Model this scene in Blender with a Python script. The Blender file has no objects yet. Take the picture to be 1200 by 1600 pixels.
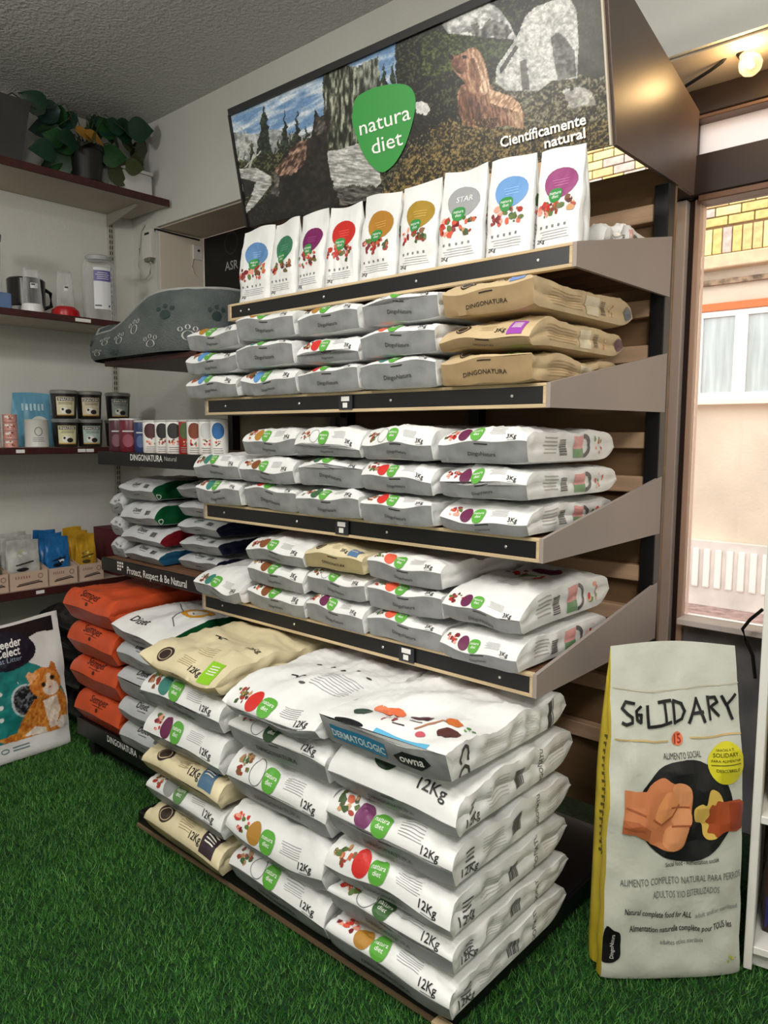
import bpy, bmesh, math, random
import numpy as np
from mathutils import Matrix, Vector

# ---------------------------------------------------------------- camera
YAW, PITCH, ROLL, FPX, CAMH = 41.90377, 5.93824, 0.26423, 1172.788, 1.5
def _cam_axes():
    y, p, r = (math.radians(v) for v in (YAW, PITCH, ROLL))
    f = np.array([-math.sin(y)*math.cos(p), math.cos(y)*math.cos(p), -math.sin(p)])
    a = np.array([math.cos(y), math.sin(y), 0.0])
    u = np.cross(a, f)
    return math.cos(r)*a+math.sin(r)*u, -math.sin(r)*a+math.cos(r)*u, f
AX_R, AX_U, AX_F = _cam_axes()
CAMP = np.array([0, 0, CAMH])
scene = bpy.context.scene
col = scene.collection
cam_data = bpy.data.cameras.new('camera')
cam = bpy.data.objects.new('camera', cam_data)
col.objects.link(cam)
m = Matrix.Identity(4)
for i in range(3):
    m[i][0], m[i][1], m[i][2], m[i][3] = AX_R[i], AX_U[i], -AX_F[i], CAMP[i]
cam.matrix_world = m
cam_data.sensor_fit = 'VERTICAL'
cam_data.sensor_height = 36.0
cam_data.lens = FPX*36.0/1600.0
cam_data.clip_start = 0.05
scene.camera = cam

# ---------------------------------------------------------------- light and exposure
vs = scene.view_settings
vs.view_transform = 'Standard'
vs.look = 'None'
vs.exposure = 0.0
vs.gamma = 1.0
vs.use_curve_mapping = False
world = bpy.data.worlds.new('overcast_sky')
scene.world = world
world.use_nodes = True
wn = world.node_tree
bg = wn.nodes['Background']
bg.inputs['Color'].default_value = (0.92, 0.96, 1.0, 1)
bg.inputs['Strength'].default_value = 3.4
def area_light(name, loc, size, watts, color, rot=(0, 0, 0), size_y=None):
    l = bpy.data.lights.new(name, 'AREA')
    l.energy = watts; l.color = color; l.size = size
    if size_y:
        l.shape = 'RECTANGLE'; l.size_y = size_y
    o = bpy.data.objects.new(name, l)
    o.location = loc; o.rotation_euler = rot
    col.objects.link(o)
    return o
area_light('ceiling_panel_light', (-0.75, 0.30, 3.33), 0.6, 50, (1.0, 0.965, 0.91), size_y=1.2)
area_light('ceiling_panel_light', (0.9, 0.0, 3.33), 0.6, 40, (1.0, 0.965, 0.91), size_y=1.2)
def fill_light(name, loc, r, watts, color):  # unseen fill lights, added to brighten the ceiling and left wall
    l = bpy.data.lights.new(name, 'POINT'); l.energy = watts; l.color = color; l.shadow_soft_size = r
    o = bpy.data.objects.new(name, l); o.location = loc; col.objects.link(o)
fill_light('ambient_fill_light', (0.5, -0.3, 2.7), 0.16, 55, (1.0, 0.95, 0.88))
fill_light('ambient_fill_light', (-2.3, -0.7, 2.7), 0.16, 70, (1.0, 0.96, 0.90))

# ---------------------------------------------------------------- pixel helpers (frame 1200 x 1600)
def ray(x, y):
    return (x-600)/FPX*AX_R-(y-800)/FPX*AX_U+AX_F
def at_x(x, y, v):
    d = ray(x, y); return CAMP+d*(v-CAMP[0])/d[0]
def at_y(x, y, v):
    d = ray(x, y); return CAMP+d*(v-CAMP[1])/d[1]
def at_z(x, y, v):
    d = ray(x, y); return CAMP+d*(v-CAMP[2])/d[2]
def to_px(P):
    P = np.asarray(P, float)-CAMP
    w = P@AX_F
    return 600+FPX*(P@AX_R)/w, 800-FPX*(P@AX_U)/w

# ---------------------------------------------------------------- colour and materials
def lin(c):
    c = np.asarray(c, float)/255.0
    return np.where(c <= 0.04045, c/12.92, ((c+0.055)/1.055)**2.4)
def L4(c):
    a = lin(c); return (float(a[0]), float(a[1]), float(a[2]), 1.0)
MATS = {}
def mat(name, rgb=(200, 200, 200), rough=0.5, metal=0.0, var=0.0, var_scale=8.0, bump=0.0, bump_scale=40.0,
        stretch=(1, 1, 1), rgb2=None, coat=0.0, trans=0.0, ior=1.45, spec=None, detail=4.0):
    if name in MATS:
        return MATS[name]
    mt = bpy.data.materials.new(name)
    mt.use_nodes = True
    nt = mt.node_tree
    b = nt.nodes['Principled BSDF']
    b.inputs['Base Color'].default_value = L4(rgb)
    b.inputs['Roughness'].default_value = rough
    b.inputs['Metallic'].default_value = metal
    b.inputs['Coat Weight'].default_value = coat
    b.inputs['Transmission Weight'].default_value = trans
    b.inputs['IOR'].default_value = ior
    if spec is not None:
        b.inputs['Specular IOR Level'].default_value = spec
    if var or bump:
        tc = nt.nodes.new('ShaderNodeTexCoord')
        mp = nt.nodes.new('ShaderNodeMapping')
        mp.inputs['Scale'].default_value = stretch
        nt.links.new(tc.outputs['Object'], mp.inputs['Vector'])
    if var:
        n = nt.nodes.new('ShaderNodeTexNoise')
        n.inputs['Scale'].default_value = var_scale
        n.inputs['Detail'].default_value = detail
        nt.links.new(mp.outputs['Vector'], n.inputs['Vector'])
        r = nt.nodes.new('ShaderNodeValToRGB')
        c2 = rgb2 if rgb2 is not None else tuple(max(0, v*(1-var)) for v in rgb)
        r.color_ramp.elements[0].color = L4(c2)
        r.color_ramp.elements[1].color = L4(rgb)
        r.color_ramp.elements[0].position = 0.35
        r.color_ramp.elements[1].position = 0.65
        nt.links.new(n.outputs['Fac'], r.inputs['Fac'])
        nt.links.new(r.outputs['Color'], b.inputs['Base Color'])
    if bump:
        n2 = nt.nodes.new('ShaderNodeTexNoise')
        n2.inputs['Scale'].default_value = bump_scale
        n2.inputs['Detail'].default_value = 3.0
        nt.links.new(mp.outputs['Vector'], n2.inputs['Vector'])
        bp = nt.nodes.new('ShaderNodeBump')
        bp.inputs['Strength'].default_value = bump
        bp.inputs['Distance'].default_value = 0.02
        nt.links.new(n2.outputs['Fac'], bp.inputs['Height'])
        nt.links.new(bp.outputs['Normal'], b.inputs['Normal'])
    MATS[name] = mt
    return mt
def print_mat(name, rough=0.42):
    if name in MATS:
        return MATS[name]
    mt = bpy.data.materials.new(name)
    mt.use_nodes = True
    nt = mt.node_tree
    a = nt.nodes.new('ShaderNodeAttribute')
    a.attribute_name = 'ink'
    nt.links.new(a.outputs['Color'], nt.nodes['Principled BSDF'].inputs['Base Color'])
    nt.nodes['Principled BSDF'].inputs['Roughness'].default_value = rough
    MATS[name] = mt
    return mt
def emit_mat(name, rgb, strength):
    mt = bpy.data.materials.new(name)
    mt.use_nodes = True
    b = mt.node_tree.nodes['Principled BSDF']
    b.inputs['Emission Color'].default_value = L4(rgb)
    b.inputs['Emission Strength'].default_value = strength
    b.inputs['Base Color'].default_value = L4(rgb)
    return mt
INK = print_mat('printed_ink')
BANNER_INK = print_mat('banner_print', 0.35)

# ---------------------------------------------------------------- object helpers
def link_mesh(name, me, material, parent=None, smooth=None):
    if isinstance(material, (list, tuple)):
        for mm in material:
            me.materials.append(mm)
    elif material is not None:
        me.materials.append(material)
    if smooth is not None:
        me.polygons.foreach_set('use_smooth', [True]*len(me.polygons))
        if smooth < 180:
            me.set_sharp_from_angle(angle=math.radians(smooth))
    o = bpy.data.objects.new(name, me)
    col.objects.link(o)
    if parent is not None:
        o.parent = parent
    return o
def from_py(name, V, F, material, parent=None, smooth=None):
    me = bpy.data.meshes.new(name)
    me.from_pydata([tuple(map(float, v)) for v in V], [], [tuple(int(i) for i in f) for f in F])
    me.update()
    return link_mesh(name, me, material, parent, smooth)
def from_bm(name, bm, material, parent=None, smooth=None):
    me = bpy.data.meshes.new(name)
    bmesh.ops.recalc_face_normals(bm, faces=bm.faces)
    bm.to_mesh(me); bm.free()
    return link_mesh(name, me, material, parent, smooth)
def tag(o, label, cat, group=None):
    o['label'] = label; o['category'] = cat
    if group: o['group'] = group
    return o
def struct(o):
    o['kind'] = 'structure'; return o
def thing(name, label, cat, loc=(0, 0, 0), rotz=0.0, group=None):
    o = bpy.data.objects.new(name, None)
    o.empty_display_size = 0.05
    o.location = tuple(float(v) for v in loc); o.rotation_euler = (0, 0, rotz)
    col.objects.link(o)
    return tag(o, label, cat, group)
def bm_box(bm, lo, hi, bev=0.0, seg=1):
    r = bmesh.ops.create_cube(bm, size=1.0)
    for v in r['verts']:
        v.co = Vector([(lo[i]+hi[i])/2+v.co[i]*(hi[i]-lo[i]) for i in range(3)])
    if bev:
        es = list({e for v in r['verts'] for e in v.link_edges})
        bmesh.ops.bevel(bm, geom=es, offset=bev, segments=seg, profile=0.7, affect='EDGES')
def box(name, lo, hi, material, parent=None, bev=0.0, seg=1, smooth=None):
    bm = bmesh.new(); bm_box(bm, lo, hi, bev, seg)
    return from_bm(name, bm, material, parent, smooth)
def lathe(name, prof, material, parent=None, n=28, center=(0, 0, 0), smooth=35, sx=1.0, sy=1.0):
    V, F = [], []
    k = len(prof)
    for i in range(n):
        a = 2*math.pi*i/n
        for r, z in prof:
            V.append((center[0]+r*sx*math.cos(a), center[1]+r*sy*math.sin(a), center[2]+z))
    for i in range(n):
        j = (i+1) % n
        for q in range(k-1):
            F.append((i*k+q, j*k+q, j*k+q+1, i*k+q+1))
    if prof[0][0] > 1e-5:
        F.append([i*k for i in range(n)][::-1])
    if prof[-1][0] > 1e-5:
        F.append([i*k+k-1 for i in range(n)])
    me = bpy.data.meshes.new(name)
    me.from_pydata(V, [], F); me.update(); me.validate()
    return link_mesh(name, me, material, parent, smooth)
def tube(name, pts, r, material, parent=None, n=8, smooth=60):
    P = [Vector(p) for p in pts]
    V, F = [], []
    up = Vector((0, 0, 1))
    for i, p in enumerate(P):
        d = (P[min(i+1, len(P)-1)]-P[max(i-1, 0)]).normalized()
        a = d.cross(up)
        if a.length < 1e-3: a = d.cross(Vector((1, 0, 0)))
        a.normalize(); b = d.cross(a)
        rr = r[i] if isinstance(r, (list, tuple)) else r
        for k in range(n):
            t = 2*math.pi*k/n
            V.append(p+a*(rr*math.cos(t))+b*(rr*math.sin(t)))
    for i in range(len(P)-1):
        for k in range(n):
            k2 = (k+1) % n
            F.append((i*n+k, i*n+k2, (i+1)*n+k2, (i+1)*n+k))
    F.append(list(range(n))[::-1]); F.append([(len(P)-1)*n+k for k in range(n)])
    return from_py(name, V, F, material, parent, smooth)
def prism(name, poly, axis, lo, hi, material, parent=None):
    """poly of 2-D points extruded along axis 0, 1 or 2 between lo and hi"""
    def p3(p, h):
        q = list(p); q.insert(axis, h); return q
    n = len(poly)
    V = [p3(p, lo) for p in poly]+[p3(p, hi) for p in poly]
    F = [list(range(n))[::-1], [n+i for i in range(n)]]+[(i, (i+1) % n, n+(i+1) % n, n+i) for i in range(n)]
    bm = bmesh.new()
    vs_ = [bm.verts.new(v) for v in V]
    for f in F: bm.faces.new([vs_[i] for i in f])
    return from_bm(name, bm, material, parent)
def fbm(x, y, scale, seed=0, octaves=4, gain=0.5):
    x = np.asarray(x, float)*scale; y = np.asarray(y, float)*scale
    out = np.zeros_like(x); amp = 1.0; tot = 0.0
    for o in range(octaves):
        xi = np.floor(x).astype(np.int64); yi = np.floor(y).astype(np.int64)
        fx = x-xi; fy = y-yi
        fx = fx*fx*(3-2*fx); fy = fy*fy*(3-2*fy)
        def h(a, b):
            n = (a*374761393+b*668265263+(seed+o*17)*974634777) & 0x7fffffff
            n = ((n ^ (n >> 13))*1274126177) & 0x7fffffff
            return ((n ^ (n >> 16)) & 0xffff)/65535.0
        v = (h(xi, yi)*(1-fx)+h(xi+1, yi)*fx)*(1-fy)+(h(xi, yi+1)*(1-fx)+h(xi+1, yi+1)*fx)*fy
        out += amp*v; tot += amp; amp *= gain; x = x*2.03; y = y*2.03
    return out/tot
def inpoly(px, py, poly):
    inside = np.zeros(np.shape(px), bool)
    n = len(poly)
    for i in range(n):
        x1, y1 = poly[i]; x2, y2 = poly[(i+1) % n]
        if y1 == y2: continue
        c = ((y1 > py) != (y2 > py)) & (px < (x2-x1)*(py-y1)/(y2-y1)+x1)
        inside ^= c
    return inside

# ---------------------------------------------------------------- lettering: every string turned into flat triangles once
TEXTS = {}
def cache_texts(items):
    made = []
    for s, off, shear in items:
        cu = bpy.data.curves.new('lettering', 'FONT')
        cu.body = s; cu.size = 1.0; cu.offset = off; cu.shear = shear; cu.resolution_u = 2
        o = bpy.data.objects.new('lettering', cu); col.objects.link(o)
        made.append(((s, off, shear), o))
    bpy.context.view_layer.update()
    dg = bpy.context.evaluated_depsgraph_get()
    for key, o in made:
        e = o.evaluated_get(dg); me = e.to_mesh()
        me.calc_loop_triangles()
        V = np.empty(len(me.vertices)*3); me.vertices.foreach_get('co', V)
        V = V.reshape(-1, 3)[:, :2].copy()
        T = np.empty(len(me.loop_triangles)*3, np.int32); me.loop_triangles.foreach_get('vertices', T)
        TEXTS[key] = (V, T.reshape(-1, 3).copy())
        e.to_mesh_clear()
    for key, o in made:
        cu = o.data; bpy.data.objects.remove(o); bpy.data.curves.remove(cu)
B, BB = 0.012, 0.024
cache_texts([(s, o, 0.0) for s, o in [('natura', 0.004), ('diet', 0.004), ('12Kg', B), ('3Kg', B), ('2Kg', B), ('DINGONATURA', B), ('DingoNatura', B),
    ('Científicamente', BB), ('natural', BB), ('Dermatologic', B), ('DERMATOLOGIC', BB), ('owna', BB), ('ALIMENTO SOCIAL', 0.0), ('15', BB),
    ('SOLIDARY', 0.0), ('Social food - Alimentation sociale', 0.004), ('ALIMENTO COMPLETO NATURAL PARA PERROS', 0.0), ('ADULTOS Y/O ESTERILIZADOS', 0.0),
    ('Natural complete food for ALL', 0.01), ('adult and/or sterilized', 0.0), ('Alimentation naturelle complète pour TOUS les', 0.01),
    ('adultes et/ou sterilisés', 0.0), ('GRACIAS A TI', 0.0), ('PARA ALIMENTAR', 0.0), ('DESCÚBRELO', 0.01), ('Breeder', BB), ('Celect', BB), ('Cat Litter', 0.0),
    ('Protect, Respect & Be Natural', 0.006), ('Natural', 0.0), ('SNACKER', BB), ('STAR', B), ('Diset', B), ('S', B), ('L', B), ('I', B), ('D', B), ('A', B), ('R', B), ('Y', B), ('G', B),
    ('Semper', 0.01), ('ASR', B), ('CO', B), ('ASR', 0.0)]])

# ---------------------------------------------------------------- surfaces that carry print
class PlaneSurf:
    def __init__(s, O, ex, ey):
        s.O = np.array(O, float); s.ex = np.array(ex, float); s.ey = np.array(ey, float)
        s.n = np.cross(s.ex, s.ey); s.n /= np.linalg.norm(s.n)
    def at(s, x, d):
        P = s.O+np.outer(x, s.ex)+np.outer(d, s.ey)
        return P, np.tile(s.n, (len(P), 1))
class CylSurf:
    """standing cylinder; x = arc length from the direction a0, d = height"""
    def __init__(s, c, r, a0, z0=0.0, taper=0.0, h=1.0):
        s.c = np.array(c, float); s.r = r; s.a0 = a0; s.z0 = z0; s.taper = taper; s.h = h
    def at(s, x, d):
        r = s.r+s.taper*np.asarray(d)/s.h
        a = s.a0+np.asarray(x)/s.r
        N = np.stack([np.cos(a), np.sin(a), np.zeros_like(a)], 1)
        P = s.c+N*r[:, None]; P[:, 2] += s.z0+d
        return P, N
class GridSurf:
    """G[t, u, 3]; x across (metres from the middle), d along t (arc length at the middle column)"""
    def __init__(s, G, W, flip=False):
        s.G = G; s.W = W
        du = np.gradient(G, axis=1); dt = np.gradient(G, axis=0)
        N = np.cross(du, dt); N /= np.linalg.norm(N, axis=2, keepdims=True)+1e-12
        s.N = -N if flip else N
        mid = G[:, G.shape[1]//2]
        s.arc = np.concatenate([[0], np.cumsum(np.linalg.norm(np.diff(mid, axis=0), axis=1))])
    def at(s, x, d):
        nt, nu = s.G.shape[:2]
        ti = np.interp(d, s.arc, np.arange(nt)); ui = np.clip((np.asarray(x)/s.W+0.5)*(nu-1), 0, nu-1)
        t0 = np.minimum(ti.astype(int), nt-2); u0 = np.minimum(ui.astype(int), nu-2)
        ft = (ti-t0)[:, None]; fu = (ui-u0)[:, None]
        def bl(A):
            return (A[t0, u0]*(1-fu)+A[t0, u0+1]*fu)*(1-ft)+(A[t0+1, u0]*(1-fu)+A[t0+1, u0+1]*fu)*ft
        N = bl(s.N); N /= np.linalg.norm(N, axis=1, keepdims=True)+1e-12
        return bl(s.G), N
def rounded(pts, n=4):
    """Catmull-Rom rounding of a closed outline"""
    e = np.asarray(pts, float); out = []
    for i in range(len(e)):
        p0, p1, p2, p3 = (e[(i+j-1) % len(e)] for j in range(4))
        for t in np.linspace(0, 1, n, endpoint=False):
            out.append(0.5*((2*p1)+(-p0+p2)*t+(2*p0-5*p1+4*p2-p3)*t*t+(-p0+3*p1-3*p2+p3)*t**3))
    return np.array(out)
class Decal:
    """flat print collected in buckets (one part each) and laid onto surfaces"""
    def __init__(s, base=0.0012, step=0.0004, maxedge=0.014):
        s.b = {}; s.base = base; s.step = step; s.maxedge = maxedge
    def add(s, bucket, surf, V, T, colr, layer=0):
        V = np.asarray(V, float); T = np.asarray(T, int)
        C = np.tile(lin(colr), (len(V), 1)) if np.ndim(colr) == 1 else lin(colr)
        for _ in range(3):
            e = max(np.abs(V[T[:, i]]-V[T[:, (i+1) % 3]]).max() for i in range(3))
            if e <= s.maxedge or len(T) > 1500: break
            A, Bv, Cv = V[T[:, 0]], V[T[:, 1]], V[T[:, 2]]
            cA, cB, cC = C[T[:, 0]], C[T[:, 1]], C[T[:, 2]]
            n = len(T)
            V = np.concatenate([A, Bv, Cv, (A+Bv)/2, (Bv+Cv)/2, (Cv+A)/2])
            C = np.concatenate([cA, cB, cC, (cA+cB)/2, (cB+cC)/2, (cC+cA)/2])
            i = np.arange(n)
            T = np.concatenate([np.stack(q, 1) for q in ((i, i+3*n, i+5*n), (i+3*n, i+n, i+4*n), (i+5*n, i+4*n, i+2*n), (i+3*n, i+4*n, i+5*n))])
        P, N = surf.at(V[:, 0], V[:, 1])
        P = P+N*(s.base+layer*s.step)
        s.b.setdefault(bucket, []).append((P, T, C))
    def text(s, bucket, surf, txt, x, d, size, colr, layer=2, off=B, ang=0.0, sy=1.0, align=0.5, flipy=False):
        V, T = TEXTS[(txt, off, 0.0)]
        V = V.copy()
        w0, w1 = V[:, 0].min(), V[:, 0].max()
        V[:, 0] -= w0+(w1-w0)*align
        V *= size; V[:, 1] *= sy
        if flipy: V = -V
        c, q = math.cos(ang), math.sin(ang)
        V = np.stack([x+V[:, 0]*c-V[:, 1]*q, d+V[:, 0]*q+V[:, 1]*c], 1)
        s.add(bucket, surf, V, T, colr, layer)
    def text_span(s, bucket, surf, txt, p0, p1, height, colr, layer=2, off=B):
        """baseline from p0 to p1; height = cap height"""
        V, T = TEXTS[(txt, off, 0.0)]
        V = V.copy()
        w0, w1 = V[:, 0].min(), V[:, 0].max()
        p0 = np.array(p0, float); p1 = np.array(p1, float)
        e = (p1-p0); ln = np.linalg.norm(e); e /= ln; n = np.array([-e[1], e[0]])
        V = p0+np.outer((V[:, 0]-w0)/(w1-w0)*ln, e)+np.outer(V[:, 1]/0.72*height, n)
        s.add(bucket, surf, V, T, colr, layer)
    def ring_poly(s, bucket, surf, pts, colr, layer=0, rings=3, center=None):
        pts = np.asarray(pts, float); n = len(pts)
        c = pts.mean(0) if center is None else np.array(center, float)
        V = [c]; T = []
        for k in range(1, rings+1):
            V.extend(c+(pts-c)*k/rings)
        for i in range(n):
            T.append((0, 1+i, 1+(i+1) % n))
        for k in range(rings-1):
            a, b2 = 1+k*n, 1+(k+1)*n
            for i in range(n):
                j = (i+1) % n
                T += [(a+i, b2+i, b2+j), (a+i, b2+j, a+j)]
        s.add(bucket, surf, V, T, colr, layer)
    def oval(s, bucket, surf, x, d, rx, ry, colr, layer=0, n=20, ang=0.0, egg=0.0, rings=3, sq=0.0):
        a = np.linspace(0, 2*math.pi, n, endpoint=False)
        ca, sa = np.cos(a), np.sin(a)
        if sq:
            k = 1.0/np.maximum(np.abs(ca)**(2+sq)+np.abs(sa)**(2+sq), 1e-6)**(1/(2+sq)); ca, sa = ca*k, sa*k
        X = rx*ca*(1+egg*sa); Y = ry*sa
        c, q = math.cos(ang), math.sin(ang)
        s.ring_poly(bucket, surf, np.stack([x+X*c-Y*q, d+X*q+Y*c], 1), colr, layer, rings)
    def ring(s, bucket, surf, x, d, rx, ry, th, colr, layer=0, n=24, a0=0.0, a1=2*math.pi):
        a = np.linspace(a0, a1, n)
        V = np.concatenate([np.stack([x+rx*np.cos(a), d+ry*np.sin(a)], 1), np.stack([x+(rx-th)*np.cos(a), d+(ry-th)*np.sin(a)], 1)])
        T = []
        for i in range(n-1):
            T += [(i, i+1, n+i+1), (i, n+i+1, n+i)]
        s.add(bucket, surf, V, T, colr, layer)
    def rect(s, bucket, surf, x0, d0, x1, d1, colr, layer=0):
        s.add(bucket, surf, [(x0, d0), (x1, d0), (x1, d1), (x0, d1)], [(0, 1, 2), (0, 2, 3)], colr, layer)
    def stroke(s, bucket, surf, pts, w, colr, layer=2):
        for (a, b2) in zip(pts[:-1], pts[1:]):
            a = np.array(a, float); b2 = np.array(b2, float)
            e = b2-a; ln = np.linalg.norm(e)
            if ln < 1e-6: continue
            e /= ln; n = np.array([-e[1], e[0]])*w/2; a = a-e*w*0.3; b2 = b2+e*w*0.3
            s.add(bucket, surf, [a-n, b2-n, b2+n, a+n], [(0, 1, 2), (0, 2, 3)], colr, layer)
    def blobs(s, bucket, surf, x, d, r, palette, rnd, n=14, layer=0, squash=0.8):
        for i in range(n):
            a = rnd.uniform(0, 6.28); q = r*math.sqrt(rnd.random())
            bx, bd = x+q*math.cos(a), d+q*math.sin(a)*squash
            rr = r*rnd.uniform(0.14, 0.36); k = 7
            t = np.linspace(0, 2*math.pi, k, endpoint=False)+rnd.random()
            rad = rr*np.array([rnd.uniform(0.6, 1.15) for _ in range(k)])
            s.ring_poly(bucket, surf, np.stack([bx+rad*np.cos(t)*rnd.uniform(0.6, 1.3), bd+rad*np.sin(t)], 1), rnd.choice(palette), layer+(i % 3), 1)
    def lines(s, bucket, surf, x0, x1, d, n, gap, th, colr, rnd, layer=1):
        for i in range(n):
            s.rect(bucket, surf, x0+rnd.uniform(0, 0.15)*(x1-x0), d-i*gap, x1-rnd.uniform(0, 0.1)*(x1-x0), d-i*gap+th, colr, layer)
    def barcode(s, bucket, surf, x, d, w, h, colr, rnd, vertical=False, layer=1):
        p = 0.0
        L = h if vertical else w
        while p < L:
            t = rnd.choice([0.0015, 0.0025, 0.004])*L/0.05
            if vertical: s.rect(bucket, surf, x, d+p, x+w, d+min(p+t, L), colr, layer)
            else: s.rect(bucket, surf, x+p, d, x+min(p+t, L), d+h, colr, layer)
            p += t+rnd.choice([0.0015, 0.0025])*L/0.05
    def patch(s, bucket, surf, x0, x1, d0, d1, nx, ny, func, layer=0):
        X, Y = np.meshgrid(np.linspace(0, 1, nx+1), np.linspace(0, 1, ny+1))
        rgb, mask = func(X, Y)
        V = np.stack([(x0+(x1-x0)*X).ravel(), (d0+(d1-d0)*Y).ravel()], 1)
        i = (np.arange(ny)[:, None]*(nx+1)+np.arange(nx)[None, :]).ravel()
        keep = (mask[:-1, :-1] & mask[1:, 1:] & mask[:-1, 1:] & mask[1:, :-1]).ravel()
        i = i[keep]
        T = np.concatenate([np.stack([i, i+1, i+nx+2], 1), np.stack([i, i+nx+2, i+nx+1], 1)])
        P, N = surf.at(V[:, 0], V[:, 1])
        s.b.setdefault(bucket, []).append((P+N*(s.base+layer*s.step), T, lin(rgb.reshape(-1, 3))))
    def build(s, parent, material=None):
        out = {}
        for key in sorted(s.b, key=lambda q: '/' in q):
            parts = s.b[key]; name = key.split('/')[-1]
            n = 0; Vs, Ts, Cs = [], [], []
            for P, T, C in parts:
                Vs.append(P); Ts.append(T+n); Cs.append(C); n += len(P)
            V = np.concatenate(Vs); T = np.concatenate(Ts); C = np.concatenate(Cs)
            name = name.split('#')[0]
            me = bpy.data.meshes.new(name)
            me.vertices.add(len(V)); me.vertices.foreach_set('co', V.ravel())
            me.loops.add(len(T)*3); me.loops.foreach_set('vertex_index', T.ravel().astype(np.int32))
            me.polygons.add(len(T)); me.polygons.foreach_set('loop_start', np.arange(0, len(T)*3, 3, dtype=np.int32))
            me.update(calc_edges=True); me.validate()
            at = me.color_attributes.new('ink', 'FLOAT_COLOR', 'POINT')
            at.data.foreach_set('color', np.concatenate([C, np.ones((len(C), 1))], 1).ravel())
            me.polygons.foreach_set('use_smooth', [True]*len(me.polygons))
            par = parent
            if '/' in key:
                par = out.get(key.split('/')[0], parent); 
            out[key] = link_mesh(name, me, material or INK, par)
        return out
# ---------------------------------------------------------------- filled sacks
def waves(rs, n, lo, hi):
    return [(rs.uniform(-1, 1), rs.uniform(-1, 1), rs.uniform(lo, hi), rs.uniform(0, 6.28)) for _ in range(n)]
def loft_sack(y, zt, zb, w, wav_u, fr, env, seed, amp=0.005, nu=33, ns=9, k_top=0.17, k_bot=0.14, bulge=0.035, crease=0.07):
    """rings along y; returns top[t,u], right[t,v], bottom[t,u], left[t,v] grids in local x, y, z"""
    rs = random.Random(seed)
    W = waves(rs, 5, 0.10, 0.30)+waves(rs, 6, 0.05, 0.13)
    nt = len(y); u = np.linspace(-1, 1, nu)
    Y = np.repeat(y[:, None], nu, 1)
    X = u[None, :]*w[:, None]/2
    zm = (zt+zb)/2; h = zt-zb
    lump = np.zeros((nt, nu)); lump2 = np.zeros((nt, nu))
    for i, (a, b, wl, ph) in enumerate(W):
        q = np.sin((a*X+b*Y)*6.28/wl/max(0.3, math.hypot(a, b))+ph)
        if i < 5: lump += q*amp*0.55
        else: lump += (1-2*np.abs(q)**0.5)*amp*0.22
        lump2 += np.sin((b*X-a*Y)*6.28/wl+ph*2)*amp*0.2
    for _ in range(7):                                  # sharp folds in the film
        cx_, cy_ = rs.uniform(-0.5, 0.5)*w.max(), rs.choice([rs.uniform(0, 0.12), rs.uniform(0, y[-1])])
        an = rs.uniform(0, 3.14); c_, s_ = math.cos(an), math.sin(an)
        q1 = (X-cx_)*c_+(Y-cy_)*s_; q2 = -(X-cx_)*s_+(Y-cy_)*c_
        lump += rs.choice([-1, 1])*amp*1.15*np.exp(-np.abs(q1)/0.013)*np.exp(-(q2/rs.uniform(0.05, 0.14))**2)
    e = env[:, None]
    lump = lump-lump.max()*0.9
    top = np.stack([X, Y, zt[:, None]-h[:, None]/2*k_top*np.abs(u[None, :])**5+lump*e+wav_u[None, :]*(1-fr)[:, None]], 2)
    bot = np.stack([X, Y, zb[:, None]+h[:, None]/2*k_bot*np.abs(u[None, :])**7+np.abs(lump2)*e*0.0+wav_u[None, :]*(1-fr)[:, None]], 2)
    v = np.linspace(0, 1, ns)
    def side(sg):
        c = -1 if sg > 0 else 0
        T0 = top[:, c]; B0 = bot[:, c]
        G = T0[:, None, :]*(1-v)[None, :, None]+B0[:, None, :]*v[None, :, None]
        cr = np.array([rs.uniform(0.5, 1.2)]*nt)*crease
        fold = np.zeros((nt, ns))
        for a, b, wl, ph in W[5:]:
            fold += np.sin(y[:, None]*6.28/wl*0.8+v[None, :]*b*5+ph)*amp*0.35
        off = h[:, None]*(bulge*np.sin(math.pi*v)[None, :]-cr[:, None]*np.exp(-((v-0.5)/0.13)**2)[None, :])+fold*e*np.sin(math.pi*v)[None, :]
        G[:, :, 0] += sg*off
        return G
    return top, side(1), bot, side(-1)
def sack_mesh(name, grids, mats, parent, panel_rows=0, cap=True, smooth=42, side_mat=None):
    top, rgt, bot, lft = grids
    nt, nu = top.shape[:2]; ns = rgt.shape[1]
    ring = np.concatenate([top, rgt[:, 1:-1], bot[:, ::-1], lft[:, 1:-1][:, ::-1]], 1)
    n = ring.shape[1]
    V = ring.reshape(-1, 3)
    i, k = np.meshgrid(np.arange(nt-1), np.arange(n), indexing='ij')
    k2 = (k+1) % n
    F = np.stack([i*n+k, i*n+k2, (i+1)*n+k2, (i+1)*n+k], 2).reshape(-1, 4)
    Mi = np.zeros((nt-1, n), int)
    b0 = nu+ns-2
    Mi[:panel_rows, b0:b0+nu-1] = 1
    if side_mat is not None:
        Mi[:, nu-1:nu+ns-2] = side_mat; Mi[:, b0+nu-1:] = side_mat
    me = bpy.data.meshes.new(name)
    faces = F.tolist()
    mi = Mi.ravel().tolist()
    if cap:
        faces.append(list(range(n))); mi.append(0)
        faces.append([(nt-1)*n+q for q in range(n)][::-1]); mi.append(0)
    me.from_pydata(V.tolist(), [], [f[::-1] for f in faces])
    me.polygons.foreach_set('material_index', mi)
    me.update()
    return link_mesh(name, me, mats, parent, smooth)
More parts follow.
